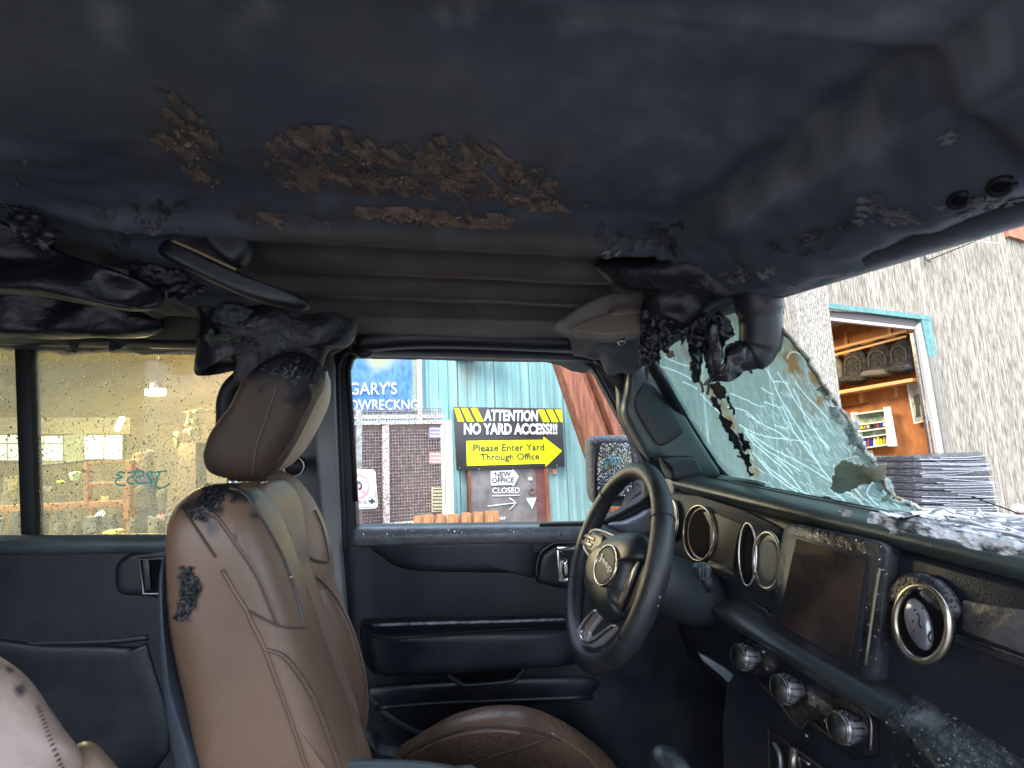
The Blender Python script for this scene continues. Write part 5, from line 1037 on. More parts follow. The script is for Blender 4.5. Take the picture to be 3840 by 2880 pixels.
cr = [[(260, 535), (330, 565), (440, 590)], [(230, 600), (320, 625), (420, 665), (475, 700)], [(390, 705), (440, 720), (490, 748)], [(515, 780), (570, 850), (640, 920)], [(720, 785), (800, 815), (900, 860), (960, 870)],
      [(935, 740), (980, 770), (1020, 785)], [(960, 835), (1000, 850), (1075, 875)], [(1010, 700), (1060, 705), (1115, 718)], [(700, 880), (780, 890), (850, 920), (920, 990)], [(830, 925), (950, 1000), (1060, 1060), (1110, 1110)],
      [(780, 1000), (900, 1060), (1050, 1095), (1200, 1115), (1270, 1150)], [(820, 1030), (950, 1160), (1080, 1240), (1200, 1320)], [(820, 1050), (900, 1150), (1010, 1240), (1100, 1320), (1200, 1440)], [(860, 1060), (1000, 1160), (1180, 1250), (1300, 1320), (1400, 1390)],
      [(1030, 1230), (1100, 1280), (1150, 1340)], [(1020, 1000), (1060, 1020), (1115, 1030)], [(940, 590), (1000, 680), (1060, 800), (1120, 900), (1180, 1000), (1240, 1120), (1300, 1230), (1420, 1400)], [(1110, 540), (1130, 505), (1160, 498), (1205, 515)],
      [(1080, 860), (1120, 960), (1160, 1060), (1250, 1180), (1380, 1340)], [(1150, 760), (1200, 850), (1240, 960), (1300, 1040), (1400, 1160)], [(870, 1190), (960, 1300), (1080, 1400), (1180, 1460)], [(900, 1230), (1020, 1330), (1160, 1430), (1280, 1490)],
      [(1040, 640), (1110, 740), (1180, 850), (1260, 960), (1330, 1080), (1400, 1180)], [(1160, 700), (1230, 790), (1320, 880), (1400, 960)], [(1480, 1440), (1560, 1500), (1660, 1580)], [(1560, 1440), (1620, 1500), (1680, 1540)], [(1440, 1470), (1540, 1560), (1600, 1580)], [(1700, 1400), (1660, 1480), (1740, 1560)], [(1730, 1400), (1800, 1500), (1890, 1580)]]
Rk = random.Random(5)
polys = [[(a[0] + Rk.uniform(-1, 1), a[1] + Rk.uniform(-1, 1)) for a in smooth(M(C5, l), 5)] for l in cr]; wts = [.68] * len(polys)
for k in range(700):
    x, y = Rk.uniform(820, 1800), Rk.uniform(480, 1590)
    if y < 520 + (1250 - x) * .95: continue
    an = math.radians(Rk.gauss(58, 14) if y < 1200 else Rk.gauss(42, 14)); L = Rk.uniform(15, 110); l = [(x, y)]
    for t in range(4): an += Rk.gauss(0, .10); l.append((l[-1][0] + math.cos(an) * L / 4, l[-1][1] + math.sin(an) * L / 4))
    polys.append(M(C5, l)); wts.append(Rk.uniform(.08, .38))
SA = np.array([s_[i] for s_ in polys for i in range(len(s_) - 1)]); SB = np.array([s_[i + 1] for s_ in polys for i in range(len(s_) - 1)]); SWt = np.array([w_ for s_, w_ in zip(polys, wts) for i in range(len(s_) - 1)])
def crackv(P):
    out = np.zeros(len(P)); d = SB - SA; L2 = (d ** 2).sum(1) + 1e-9
    for b in range(0, len(P), 4000):
        q = P[b:b + 4000, None, :] - SA[None]; t = np.clip((q * d[None]).sum(2) / L2[None], 0, 1); dist = np.sqrt(((q - t[..., None] * d[None]) ** 2).sum(2))
        out[b:b + 4000] = (np.clip(1.15 - dist / 2.0, 0, .85) * SWt[None]).max(1)
    return out
wsd = patch('windshield_glass', gpx, WSP, SHIELD, car, cell=3, amp=.003, nsc=9, stain=gst, thick=0, rag=7, pale=crackv)
FROST = translucent(mat('frosted_shard', (.46, .52, .50, 1), (.16, .20, .19, 1), rough=.2, scale=30, bump=.8, bscale=60, amt=(.42, .6)), .45)
patch('glass_flap', M(C5, [(1440, 1300), (1480, 1255), (1500, 1240), (1580, 1255), (1680, 1290), (1782, 1298), (1785, 1370), (1700, 1395), (1620, 1412), (1545, 1462), (1470, 1472), (1415, 1442), (1425, 1380)]), (WSP[0] - dv(.02, 0, 0), WSP[1]), translucent(mat('stained_flap', (.34, .40, .37, 1), (.26, .18, .09, 1), rough=.2, scale=16, bump=.3, bscale=40), .45, (.5, .5, .42, 1)), car, cell=6, amp=.008, nsc=25, rag=4)
wide = []
er = smooth(redge, 4)[:40]
patch('crumpled_edge', [tuple(q) for q in er] + [(q[0] - (26 + 12 * math.sin(i)), q[1] + 12) for i, q in list(enumerate(er))[::-1]], (WSP[0] - dv(.006, 0, 0), WSP[1]), FROST, car, cell=5, amp=.016, nsc=40, rag=10)
tube('glass_edge', [[hit((q[0] + Rk.uniform(-4, 4), q[1] + Rk.uniform(-4, 4)), WSP) for q in redge_s]], .0035, mat('edge_burnt', (.10, .08, .04, 1), (.5, .5, .42, 1), rough=.5, scale=70), car, segs=5)
for off, (pts) in enumerate(([(590, 700), (650, 690), (700, 740), (690, 800), (640, 790), (610, 760)], [(600, 800), (640, 790), (670, 880), (720, 960), (770, 1060), (830, 1150), (870, 1240), (890, 1330), (875, 1340), (820, 1240), (750, 1120), (690, 1010), (640, 900)], [(690, 790), (720, 780), (750, 850), (770, 920), (740, 900)], [(780, 1040), (810, 1050), (850, 1110), (862, 1180), (835, 1150)])):
    patch('soot_streak', M(C5, pts), (WSP[0], WSP[1]), CHAR, car, cell=4, amp=.001, off=.008, rag=16, thick=.0006)
patch('window_sticker', M(C5, [(285, 485), (335, 475), (345, 515), (295, 530)]), WSP, mat('sticker_cream', (.45, .42, .3, 1), rough=.6), car, cell=4, amp=0, off=.006, thick=.0005)

# ---- sun visor and melted cluster by the header
vz = empty('sun_visor', pd(A5(350, 420), .92), car)
VP = (pd(A5(350, 420), .92), nv(cv(.15, 1, -.35)))
inflate('visor_panel', M(A5, [(42, 490), (70, 455), (130, 415), (230, 345), (340, 295), (450, 268), (600, 262), (700, 290), (700, 520), (620, 545), (500, 572), (380, 580), (200, 562), (80, 530)]), VP, .014, .014, VISOR, vz, p=9, amp=.008)
inflate('visor_flap', M(A5, [(150, 525), (240, 470), (380, 430), (600, 400), (700, 420), (700, 530), (500, 560), (380, 568), (230, 552)]), VP, .003, .002, mat('visor_flap_tan', (.19, .135, .11, 1), (.24, .19, .16, 1), rough=.7, scale=8), vz, off=.015, p=12)
tube('mirror_lid_edge', [hit(A5(*q), VP) - VP[1] * .024 for q in smooth([(395, 430), (430, 398), (520, 385), (620, 400)], 4)], .0022, mat('lid_brown', (.10, .075, .06, 1), rough=.6), vz)
inflate('lid', M(A5, [(400, 432), (440, 402), (530, 392), (620, 408), (610, 425), (520, 440), (440, 445)]), VP, .004, .002, mat('lid_tan', (.22, .16, .13, 1), rough=.6), vz, off=.017)
inflate('visor_clip', M(A5, [(465, 570), (515, 565), (512, 590), (490, 600), (470, 588)]), VP, .008, .008, SATIN, vz)
melt = empty('melted_mirror_mount', pd(A5(900, 300), .86), car)
MPL = (pd(A5(950, 450), .86), nv(ray(A5(950, 450))))
inflate('charred_mass', M(A5, [(330, 60), (700, 10), (1100, -40), (1560, 20), (1490, 175), (1300, 290), (1180, 320), (1080, 360), (1000, 440), (900, 530), (820, 480), (700, 440), (640, 350), (620, 260), (480, 230), (380, 160)]), MPL, .05, .06, CHAR, melt, amp=.03, nscale=16, rings=16)
for pts, o_ in (([(640, 240), (620, 380), (612, 560), (620, 720), (645, 735), (655, 808), (668, 735), (690, 700), (715, 690), (738, 722), (750, 690), (742, 600), (752, 480), (760, 300)], .01),
            ([(740, 330), (748, 460), (752, 540), (765, 600), (760, 630), (786, 664), (812, 590), (835, 560), (850, 510), (880, 530), (888, 600), (905, 570), (925, 530), (940, 400), (930, 300)], .03),
            ([(900, 380), (915, 560), (935, 640), (950, 740), (970, 842), (1005, 838), (1020, 700), (1040, 560), (1060, 420), (1000, 330)], .02),
            ([(1030, 560), (1060, 440), (1120, 380), (1190, 440), (1222, 520), (1190, 548), (1155, 580), (1140, 640), (1128, 720), (1070, 800), (1040, 700)], .035)):
    patch('charred_flap', M(A5, pts), MPL, CHAR, melt, cell=5, amp=.022, nsc=24, off=o_, rag=5, thick=.004)
WETC = mat('wet_char', (.012, .012, .015, 1), (.05, .045, .055, 1), rough=.10, rough2=.3, scale=26, bump=1, bscale=45)
inflate('melted_strip', M(A5, [(1050, 470), (1090, 445), (1120, 460), (1125, 560), (1145, 640), (1130, 700), (1090, 780), (1055, 700), (1050, 580)]), MPL, .02, .01, WETC, melt, amp=.02, nscale=40, off=.05)
inflate('melted_knob', M(A5, [(1152, 660), (1165, 605), (1210, 580), (1260, 585), (1308, 605), (1312, 680), (1270, 720), (1270, 770), (1200, 822), (1120, 825), (1070, 835), (1020, 850), (1100, 770), (1140, 720)]), MPL, .025, .02, WETC, melt, amp=.018, nscale=40, off=.03)
inflate('bare_patch', M(A5, [(1125, 720), (1165, 700), (1190, 725), (1165, 770), (1120, 780)]), MPL, .004, .01, mat('bare_tan', (.20, .15, .13, 1), rough=.6), melt, off=.055)
for l in ([(1010, 840), (1025, 900), (1015, 905)], [(1055, 830), (1060, 880), (1052, 925)], [(1300, 725), (1325, 760), (1345, 785)], [(655, 740), (660, 790), (656, 825)]):
    tube('drip', [hit(A5(*q), MPL) for q in smooth(l, 3)], .0022, CHAR, melt, segs=5)
tube('grab_handle', [hit(A5(*q), MPL) - MPL[1] * .02 for q in smooth([(1345, 60), (1362, 200), (1382, 350), (1392, 470), (1388, 580), (1360, 640), (1310, 662), (1230, 668)], 5)], [.034] * 12 + [.031] * 10 + [.028] * 6 + [.024] * 8, mat('handle_soot', (.016, .017, .021, 1), (.03, .03, .036, 1), rough=.45, scale=9), melt, segs=16)
patch('glass_scrap', M(A5, [(1180, 340), (1275, 310), (1300, 380), (1290, 410), (1245, 400), (1280, 375), (1220, 350)]), (MPL[0] + MPL[1] * .1, MPL[1]), FROST, melt, cell=5, amp=.006, rag=5)
patch('glass_scrap', M(A5, [(1470, 300), (1500, 240), (1530, 200), (1545, 230), (1500, 330), (1490, 420), (1475, 400)]), (MPL[0] + MPL[1] * .1, MPL[1]), FROST, melt, cell=5, amp=.006, rag=8)
tube('green_strand', [hit(A5(*q), MPL) for q in smooth([(1535, 190), (1545, 260), (1542, 330), (1548, 400)], 4)], .0022, mat('strand_green', (.01, .22, .12, 1), rough=.3), melt, segs=5)

# ---- dashboard
dash = empty('dashboard', fd(.8, .5, -.9), car)
t8 = math.radians(8); FP0 = hit(B3(1405, 865), (fd(.645, 0, 0), dv(1, 0, 0))); FN = dv(-math.cos(t8), 0, math.sin(t8))
def FPo(off): return (FP0 + FN * off, FN)
def prof(name, pts, y0, y1, m, bev=.004, parent=dash): return slab(name, [fd(x, y0, z) for x, z in pts], dv(0, y1 - y0, 0), m, parent, bevel=bev, seg=3)
DTOP = mat('dash_top', (.052, .070, .068, 1), (.036, .048, .047, 1), rough=.34, scale=8, bump=.1, bscale=300)  # greenish tone: teal light through the windshield put into the colour
prof('dash_top_pad', [(.652, -.160), (.655, -.150), (.664, -.142), (.70, -.137), (.93, -.172), (.93, -.20), (.68, -.180), (.662, -.172)], -.25, 1.17, DTOP)
prof('dash_face', [(.672, -.172), (.659, -.180), (.632, -.355), (.66, -.375), (.93, -.375), (.93, -.19)], -.25, 1.165, PLAST)
prof('dash_ledge', [(.640, -.340), (.604, -.352), (.594, -.362), (.598, -.374), (.622, -.384), (.90, -.384), (.90, -.345)], .545, .93, mat('ledge_plastic', (.022, .028, .03, 1), (.034, .039, .041, 1), rough=.35, scale=8))
prof('center_stack', [(.63, -.38), (.622, -.40), (.614, -.46), (.600, -.56), (.60, -.92), (.95, -.92), (.95, -.38)], -.25, .90, PLAST)
prof('knee_panel', [(.72, -.37), (.70, -.46), (.76, -.62), (.95, -.70), (.95, -.36)], .89, 1.3, PLAST)
prof('side_end', [(.66, -.15), (.64, -.36), (.72, -.42), (.95, -.42), (.95, -.18)], 1.165, 1.32, PLAST)
tube('top_seam', [fd(.70, y, -.1365) for y in (-.2, .4, 1.1)], .0012, RUBBER, dash, segs=4)
for xx in (.78, .80): tube('top_seam', [fd(xx, y, -.1365 - (xx - .70) * .152) for y in (.75, 1.0, 1.15)], .001, RUBBER, dash, segs=4)
inflate('defrost_vent', M(C5, [(450, 1365), (520, 1352), (640, 1356), (760, 1378), (900, 1400), (960, 1412), (930, 1420), (760, 1400), (500, 1382)]), (fd(.84, 0, -.150), dv(0, 0, 1)), .006, .004, PLAST, dash, p=8)
ribs = [[hit(C5(470 + k * 9, 1362 + k * .8), (fd(.84, 0, -.143), dv(0, 0, 1))), hit(C5(474 + k * 9, 1374 + k * 1.0), (fd(.84, 0, -.143), dv(0, 0, 1)))] for k in range(26)]
tube('vent_rib', ribs, .0011, DARKV, dash, segs=4)
inflate('sensor_pod', M(C5, [(1350, 1505), (1365, 1495), (1395, 1495), (1410, 1508), (1400, 1518), (1360, 1518)]), (fd(.86, 0, -.15), dv(1, 0, 0)), .006, .006, PLAST, dash)
ppoly('cowl_strip', M(C5, [(1250, 1497), (1300, 1492), (1500, 1540), (1720, 1590), (1900, 1640), (1900, 1665), (1700, 1615), (1480, 1568), (1290, 1525)]), (fd(.90, 0, 0), dv(1, 0, 0)), .03, RUBBER, dash)
# burnt ash crust over the passenger side of the dash top
def ashz(a): return .010 * max(0, noise.noise(Vector((a[0] / 40, a[1] / 22, 7)))) 
topn = nv(dv(-.15, 0, 1))
AP = (fd(.70, 0, -.134), dv(0, 0, 1))
V = []; FA = []; gx = np.arange(.655, 1.02, .004); gy = np.arange(-.15, .76, .006); at = []
for x in gx:
    for y in gy:
        lift = .55 * noise.fractal(Vector((x * 75, y * 12, 3)), .9, 2.2, 5)
        zz = -.137 - max(0, x - .70) * .12 + .012 * lift + .004 - .02 * ss(.66, .76, y) - (.02 if x < .662 else 0) * (1 - ss(.655, .665, x))
        V.append(fd(x + .006 * noise.noise(Vector((x * 20, y * 30, 8))), y, zz))
n2 = len(gy)
for i in range(len(gx) - 1):
    for j in range(n2 - 1):
        yy = gy[j]
        if yy > .52 and noise.noise(Vector((gx[i] * 30, yy * 30, 1))) < (yy - .62) * 6: continue
        a = i * n2 + j; FA.append([a, a + 1, a + n2 + 1, a + n2])
mk('ash_crust', V, FA, ASH, dash, kind='stuff')
sh = []; Rr = random.Random(8)
for k in range(420):
    x, y = Rr.uniform(.665, .98), Rr.uniform(-.1, .56); L = Rr.uniform(.015, .09); an = Rr.gauss(1.4, .35)
    z = -.128 - max(0, x - .70) * .12 + Rr.uniform(0, .012)
    sh.append([fd(x, y, z), fd(x + L * math.cos(an) * .5, y - L * math.sin(an) * .5, z + Rr.uniform(0, .008)), fd(x + L * math.cos(an), y - L * math.sin(an), z)])
tube('ash_fibre', sh, .0014, mat('ash_white', (.85, .87, .9, 1), (.4, .4, .44, 1), rough=.5, scale=50), dash, segs=4, kind='stuff')
patch('crumpled_film', M(C4, [(640, 1060), (700, 1035), (800, 1020), (880, 1040), (930, 1090), (1080, 1170), (1090, 1200), (1030, 1215), (940, 1170), (850, 1130), (720, 1130), (640, 1100)]), (fd(.82, 0, 0), dv(1, 0, 0)), FROST, dash, cell=5, amp=.02, nsc=35, rag=6)
# ring bezels and vents
def ringpx(name, c, rx, ry, off, r, m, rot=0, parent=dash, n=44):
    return tube(name, [hit(B3(*q), FPo(off)) for q in pxell(c[0], c[1], rx, ry, rot, n)], r, m, parent, closed=True, segs=8)
def discpx(name, c, rx, ry, off, m, rot=0, tf=.004, tb=.004, parent=dash, p=4.0): return inflate(name, [B3(*q) for q in pxell(c[0], c[1], rx, ry, rot, 30)], FPo(off), tf, tb, m, parent, p=p, sm=1)
BZ = mat('bezel_metal', (.42, .40, .35, 1), (.16, .15, .13, 1), rough=.22, metal=.9, scale=30)
HOODM = mat('cluster_hood', (.022, .023, .025, 1), (.016, .018, .021, 1), rough=.5, spec=.25, scale=6)
ppoly('cluster_hood', M(B3, [(-60, 130), (60, 150), (180, 160), (420, 235), (560, 300), (630, 340), (640, 420), (600, 720), (470, 690), (300, 610), (200, 590), (-60, 480)]), FPo(0), .01, HOODM, dash, off=.004, bevel=.003)
discpx('gauge_well_shade', (176, 366), 82, 150, .006, DARKV); discpx('gauge_well_shade', (446, 483), 46, 170, .006, DARKV, p=8)  # flat dark discs: shade of the deep wells put into the colour
ppoly('cluster_glass', M(B3, [(225, 250), (300, 265), (440, 320), (412, 400), (392, 520), (392, 570), (300, 545), (240, 515), (262, 440), (262, 330)]), FPo(0), .004, mat('cluster_smoke', (.035, .030, .027, 1), (.012, .012, .014, 1), rough=.2, scale=12), dash, off=.010)
ringpx('gauge_ring', (176, 366), 83, 152, .014, .0022, BZ); ringpx('gauge_ring', (446, 483), 48, 172, .014, .0018, mat('ring_thin', (.6, .6, .58, 1), rough=.25, metal=.9))
ringpx('gauge_glow_ring', (200, 370), 78, 140, .008, .003, mat('ring_warm', (.20, .13, .10, 1), rough=.3, metal=.6))
ppoly('cluster_step', M(B3, [(258, 520), (395, 578), (392, 600), (250, 540)]), FPo(0), .006, BZ, dash, off=.012)
v1 = [((30, 290), 34, 108), ((557, 518), 77, 160), ((1407, 862), 152, 214)]
for i, (c, rx, ry) in enumerate(v1):
    vt = empty('air_vent', hit(B3(*c), FPo(0)), dash)
    discpx('vent_collar', (c[0] + (6 if i else 0), c[1]), rx * 1.16, ry * 1.12, .0, PLASTW if i == 2 else PLAST, tf=.010, parent=dash, p=10)
    discpx('vent_bowl', c, rx * .92, ry * .94, .010, DARKV if i == 2 else mat('bowl_grey', (.10, .10, .09, 1), rough=.3, metal=.5), tf=.001, parent=dash, p=10)
    ringpx('vent_ring', c, rx * .96, ry * .97, .012, .0046 if i == 2 else .0040, mat('vent_ring_%d' % i, (.32, .28, .20, 1) if i == 2 else (.5, .48, .42, 1), (.55, .52, .45, 1) if i == 2 else (.22, .2, .18, 1), rough=.25, metal=.9, scale=22), rot=-6 if i == 2 else 0)
    if i == 1: discpx('vent_flap', (568, 520), 52, 116, .012, mat('flap_olive', (.13, .125, .10, 1), (.10, .095, .08, 1), rough=.5, scale=14), tf=.003, p=10)
    if i == 2:
        discpx('vent_flap', (1392, 868), 66, 150, .011, mat('flap_reflection', (.42, .43, .46, 1), (.2, .2, .22, 1), rough=.18, metal=.55, scale=16), rot=-17, tf=.007)  # lighter flap tone: a bright reflection put into the colour
        tube('flap_crack', [[hit(B3(*q), FPo(.020)) for q in l] for l in ([(1378, 805), (1392, 830), (1388, 860), (1402, 890)], [(1455, 905), (1440, 935), (1450, 965)])], .0010, DARKV, dash, segs=4)
        V = []; FA = []
        for (x, y) in ((1365, 790), (1408, 780), (1362, 905), (1356, 850)):
            a_ = dv(0, 1, 0); dome(hit(B3(x, y), FPo(.018)), FN, a_, np.cross(FN, a_), .0014, .0017, .001)
        mk('vent_drops', V, FA, RUBBER, dash)
# vent side ticks
for k in range(3): tube('vent_notch', [hit(B3(1218, 775 + k * 22), FPo(.012)), hit(B3(1250, 785 + k * 22), FPo(.012))], .0012, RUBBER, dash, segs=4)
# touch screen
scn = empty('touch_screen', hit(B3(930, 700), FPo(0)), dash)
def rsm(pts, r=.22):
    out = []
    for i in range(len(pts)):
        p, a, b = np.array(pts[i], float), np.array(pts[i - 1], float), np.array(pts[(i + 1) % len(pts)], float)
        la = min(r, .45 * np.linalg.norm(a - p)); lb = min(r, .45 * np.linalg.norm(b - p)); s_ = p + (a - p) / np.linalg.norm(a - p) * la; e_ = p + (b - p) / np.linalg.norm(b - p) * lb
        for t in (0, .25, .5, .75, 1): out.append(tuple((1 - t) ** 2 * s_ + 2 * t * (1 - t) * p + t * t * e_))
    return out
ppoly('screen_bezel', M(B3, rsm([(690, 305), (1270, 425), (1255, 660), (1205, 1200), (1060, 1175), (612, 905), (640, 600)], 70)), FPo(0), .03, PLASTW, scn, off=.017, bevel=.006)
ppoly('screen_rim', M(B3, rsm([(722, 372), (1178, 496), (1110, 1125), (1075, 1118), (662, 872)], 24)), FPo(0), .004, PLAST, scn, off=.0185, bevel=.001)
ppoly('screen', M(B3, [(772, 402), (1160, 524), (1072, 1086), (672, 868)]), FPo(0), .002, SCREEN, scn, off=.0200)
tube('screen_edge', [hit(B3(*q), FPo(.0205)) for q in smooth([(1172, 560), (1140, 760), (1095, 1090)], 3)], .0022, mat('edge_bronze', (.22, .20, .15, 1), rough=.4, metal=.5), scn, segs=5)
for l in ([(470, 745), (600, 835)], [(540, 780), (610, 870)]): tube('stack_edge', [hit(B3(*q), FPo(.004)) for q in l], .003, PLAST, dash, segs=6)
# passenger side: trim lines, grab panel, padded bulge
for dy in (0, 18, 34): tube('trim_line', [hit(B3(*q), FPo(.006)) for q in smooth([(1565, 918 + dy), (1700, 968 + dy), (1850, 1020 + dy), (2050, 1092 + dy)], 3)], .0022, PLAST if dy else GLOSSB, dash, segs=6)
ppoly('dash_inlay', M(B3, rsm([(1640, 735), (2050, 800), (2050, 1060), (1640, 900)], 20)), FPo(0), .005, mat('inlay_ash', (.028, .030, .034, 1), (.10, .10, .105, 1), rough=.4, scale=13, bump=.3), dash, off=.004, bevel=.001)
inflate('vent_shoulder', M(B3, [(1220, 720), (1300, 610), (1410, 580), (1500, 610), (1600, 700), (1640, 800), (1600, 840), (1540, 720), (1460, 650), (1380, 632), (1300, 680), (1255, 760)]), FPo(0), .012, .01, mat('shoulder_wet', (.018, .020, .024, 1), (.14, .145, .16, 1), rough=.25, rough2=.5, scale=30, bump=.6, bscale=70, amt=(.52, .72)), dash, off=.004)
BULGE = mat('bulge_wet_shine', (.022, .026, .03, 1), (.15, .165, .175, 1), rough=.28, rough2=.42, scale=16, bump=.35, bscale=90, amt=(.54, .78))  # pale blotches: glossy highlights of the wet plastic put into the colour
V = []; FA = []; ys_ = np.linspace(.553, -.22, 70); sec0 = [(.641, -.336, 0), (.622, -.3435, .5), (.6025, -.3495, .9), (.592, -.3605, 1), (.591, -.371, 1), (.597, -.379, 1), (.600, -.425, 1), (.606, -.470, .8), (.612, -.60, 0)]
for y in ys_:
    d = .070 * (1 - ss(.30, .553, y)) + .05 * (1 - ss(.0, .40, y)) + .004 * noise.noise(Vector((0, y * 9, 2))) * (1 - ss(.5, .55, y)); bl = .020 * (1 - ss(.44, .553, y))
    for (x, z, k_) in sec0: V.append(fd(x - bl * (k_ > .8) + .0015 * noise.noise(Vector((x * 90, y * 40, z * 90))), y, z - d * k_))
ns = len(sec0)
for i in range(len(ys_) - 1):
    for j in range(ns - 1): a = i * ns + j; FA.append([a, a + 1, a + ns + 1, a + ns])
ldm = mk('lower_dash', V, FA, BULGE, dash)
beads('water_beads', bvh(ldm), [(3100, 2480), (3840, 2700), (3840, 2880), (3200, 2880)], 700, dash, 6)
beads('water_beads', bvh(bpy.data.objects['screen_bezel']), [(2960, 1950), (3380, 2020), (3380, 2560), (3200, 2560), (3200, 2120), (2960, 2020)], 300, dash, 9)
tube('bolster_seam', [V[14 * ns + j] + dv(-.001, 0, .001) for j in range(ns - 1)], .0012, RUBBER, dash, segs=5)
# climate panel
cl = empty('climate_panel', hit(B3(760, 1250), (fd(.618, 0, -.43), FN)), dash)
CPo = lambda off: (fd(.608, .7, -.43) + FN * off, FN)
ppoly('panel_face', M(B3, rsm([(400, 985), (470, 945), (1090, 1325), (1135, 1380), (1140, 1590), (1060, 1620), (930, 1530), (780, 1400), (742, 1448), (645, 1330), (500, 1170), (398, 1130)], 24)), CPo(0), .02, GLOSSB, cl, off=.008, bevel=.002)
TRIMM = mat('trim_bronze', (.30, .27, .22, 1), (.10, .10, .10, 1), rough=.3, metal=.8, scale=20)
tube('panel_trim', [[hit(B3(*q), CPo(.011)) for q in l] for l in (smooth([(497, 1165), (560, 1240), (640, 1325), (690, 1390), (742, 1442), (782, 1392), (850, 1445), (930, 1508)], 2), smooth([(460, 958), (700, 1100), (900, 1225), (1080, 1335), (1118, 1380), (1128, 1440), (1122, 1560)], 3))], .0016, TRIMM, cl, segs=5)
patch('burnt_blister', M(B3, [(760, 1250), (800, 1240), (880, 1300), (960, 1350), (990, 1390), (930, 1400), (850, 1350), (790, 1310)]), CPo(.009), mat('blister', (.20, .16, .12, 1), (.06, .05, .045, 1), rough=.3, scale=40, bump=.6), cl, cell=5, amp=.003, nsc=60, rag=8)
for (c, rad) in (((480, 1052), .0205), ((712, 1228), .0205), ((1045, 1438), .0190)):
    b = hit(B3(*c), CPo(.006)); u = dv(0, 1, 0); v_ = np.cross(FN, u)
    tube('knob_barrel', [b, b + FN * .024, b + FN * .030], [rad, rad, rad * .93], mat('knob_wet', (.05, .052, .058, 1), (.42, .42, .46, 1), rough=.15, rough2=.35, metal=.6, scale=34, amt=(.45, .6)), cl, segs=32)
    tube('knob_face', [b + FN * .0295, b + FN * .0315], rad * .86, mat('knob_face_dark', (.022, .022, .02, 1), (.05, .05, .045, 1), rough=.35, scale=30), cl, segs=28)
    tube('knob_ring', [b + FN * .0305 + (u * math.cos(a) + v_ * math.sin(a)) * rad * .9 for a in np.linspace(0, 2 * math.pi, 30, endpoint=False)], .0014, BZ, cl, closed=True)
    tube('knob_grip', [[b + FN * .006 + (u * math.cos(a) + v_ * math.sin(a)) * rad, b + FN * .026 + (u * math.cos(a) + v_ * math.sin(a)) * rad] for a in np.linspace(0, 2 * math.pi, 14, endpoint=False)], .0012, GLOSSB, cl, segs=5)
for x, y in ((535, 1080), (580, 1112), (838, 1270), (560, 1020), (905, 1400), (800, 1480)):
    ppoly('button_mark', M(B3, rsm([(x - 7, y - 9), (x + 7, y - 2), (x + 5, y + 12), (x - 8, y + 4)], 3)), CPo(0), .001, mat('mark_grey', (.32, .33, .33, 1), rough=.4), cl, off=.0095)
ringl = lambda l, off=.006: [hit(B3(*q), CPo(off)) for q in l]
tube('lower_frame', [ringl([(566, 1700), (560, 1440), (690, 1540), (860, 1665), (950, 1730)])], .002, mat('frame_dim', (.06, .055, .05, 1), rough=.35), cl, segs=5)
tube('port_bar', [ringl([(692, 1720), (700, 1545)], .014)], .006, TRIMM, cl)
tube('port_bar', [ringl([(740, 1730), (735, 1600), (790, 1640)], .010)], .0025, BZ, cl)
tube('port_arc', [ringl(smooth([(590, 1520), (618, 1570), (628, 1640), (620, 1720)], 3), .010)], .004, mat('arc_grey', (.16, .17, .18, 1), rough=.3, metal=.5), cl)
# shift lever blade below the column
ppoly('paddle_blade', M(B3, rsm([(178, 1030), (215, 1045), (330, 1115), (368, 1150), (340, 1190), (300, 1150), (200, 1070)], 8)), PCY(.86), .01, mat('blade_grey', (.07, .08, .085, 1), rough=.35), dash, bevel=.002)

# ---- steering wheel
ay, by = .3399, -.0183
wn = cv(-math.cos(ay) * math.cos(by), math.cos(ay) * math.sin(by), math.sin(ay)); wc = pd((2301, 2104.6), 1.0423)
wu = nv(np.cross(wn, cv(0, 0, 1))); wv = np.cross(wn, wu)
wv = -wv if wv.dot(cv(0, 0, 1)) < 0 else wv
sw = empty('steering_wheel', wc, car)
WLE = mat('wheel_leather', (.020, .021, .024, 1), (.034, .036, .04, 1), rough=.33, rough2=.46, scale=14, bump=.18, bscale=420)
th = np.linspace(0, 2 * math.pi, 72, endpoint=False)
tube('rim', [wc + (wu * math.cos(a) + wv * math.sin(a)) * .185 for a in th], [.0185 + .0025 * max(0, math.cos(2 * a + .3)) for a in th], WLE, sw, closed=True, segs=20)
SEAMT = mat('rim_gold', (.34, .30, .22, 1), rough=.4)
tube('rim_inlay', [wc + wn * .013 + (wu * math.cos(a) + wv * math.sin(a)) * .1765 for a in th], .0016, SEAMT, sw, closed=True, segs=6)
for a in (math.radians(38), math.radians(142), math.radians(-28), math.radians(-152)):
    q = wc + (wu * math.cos(a) + wv * math.sin(a)) * .185; rd_ = (wu * math.cos(a) + wv * math.sin(a))
    tube('rim_joint', [q + (rd_ * math.cos(b) + wn * math.sin(b)) * .0203 for b in np.linspace(0, 2 * math.pi, 22, endpoint=False)], .0011, RUBBER, sw, closed=True, segs=5)
SILV = mat('silver_plastic', (.58, .56, .54, 1), (.40, .38, .36, 1), rough=.28, metal=.35, scale=14)
WPo = lambda off: (wc + wn * off, wn)
WB = lambda pts, off: [hit(B5(*q), WPo(off)) for q in pts]
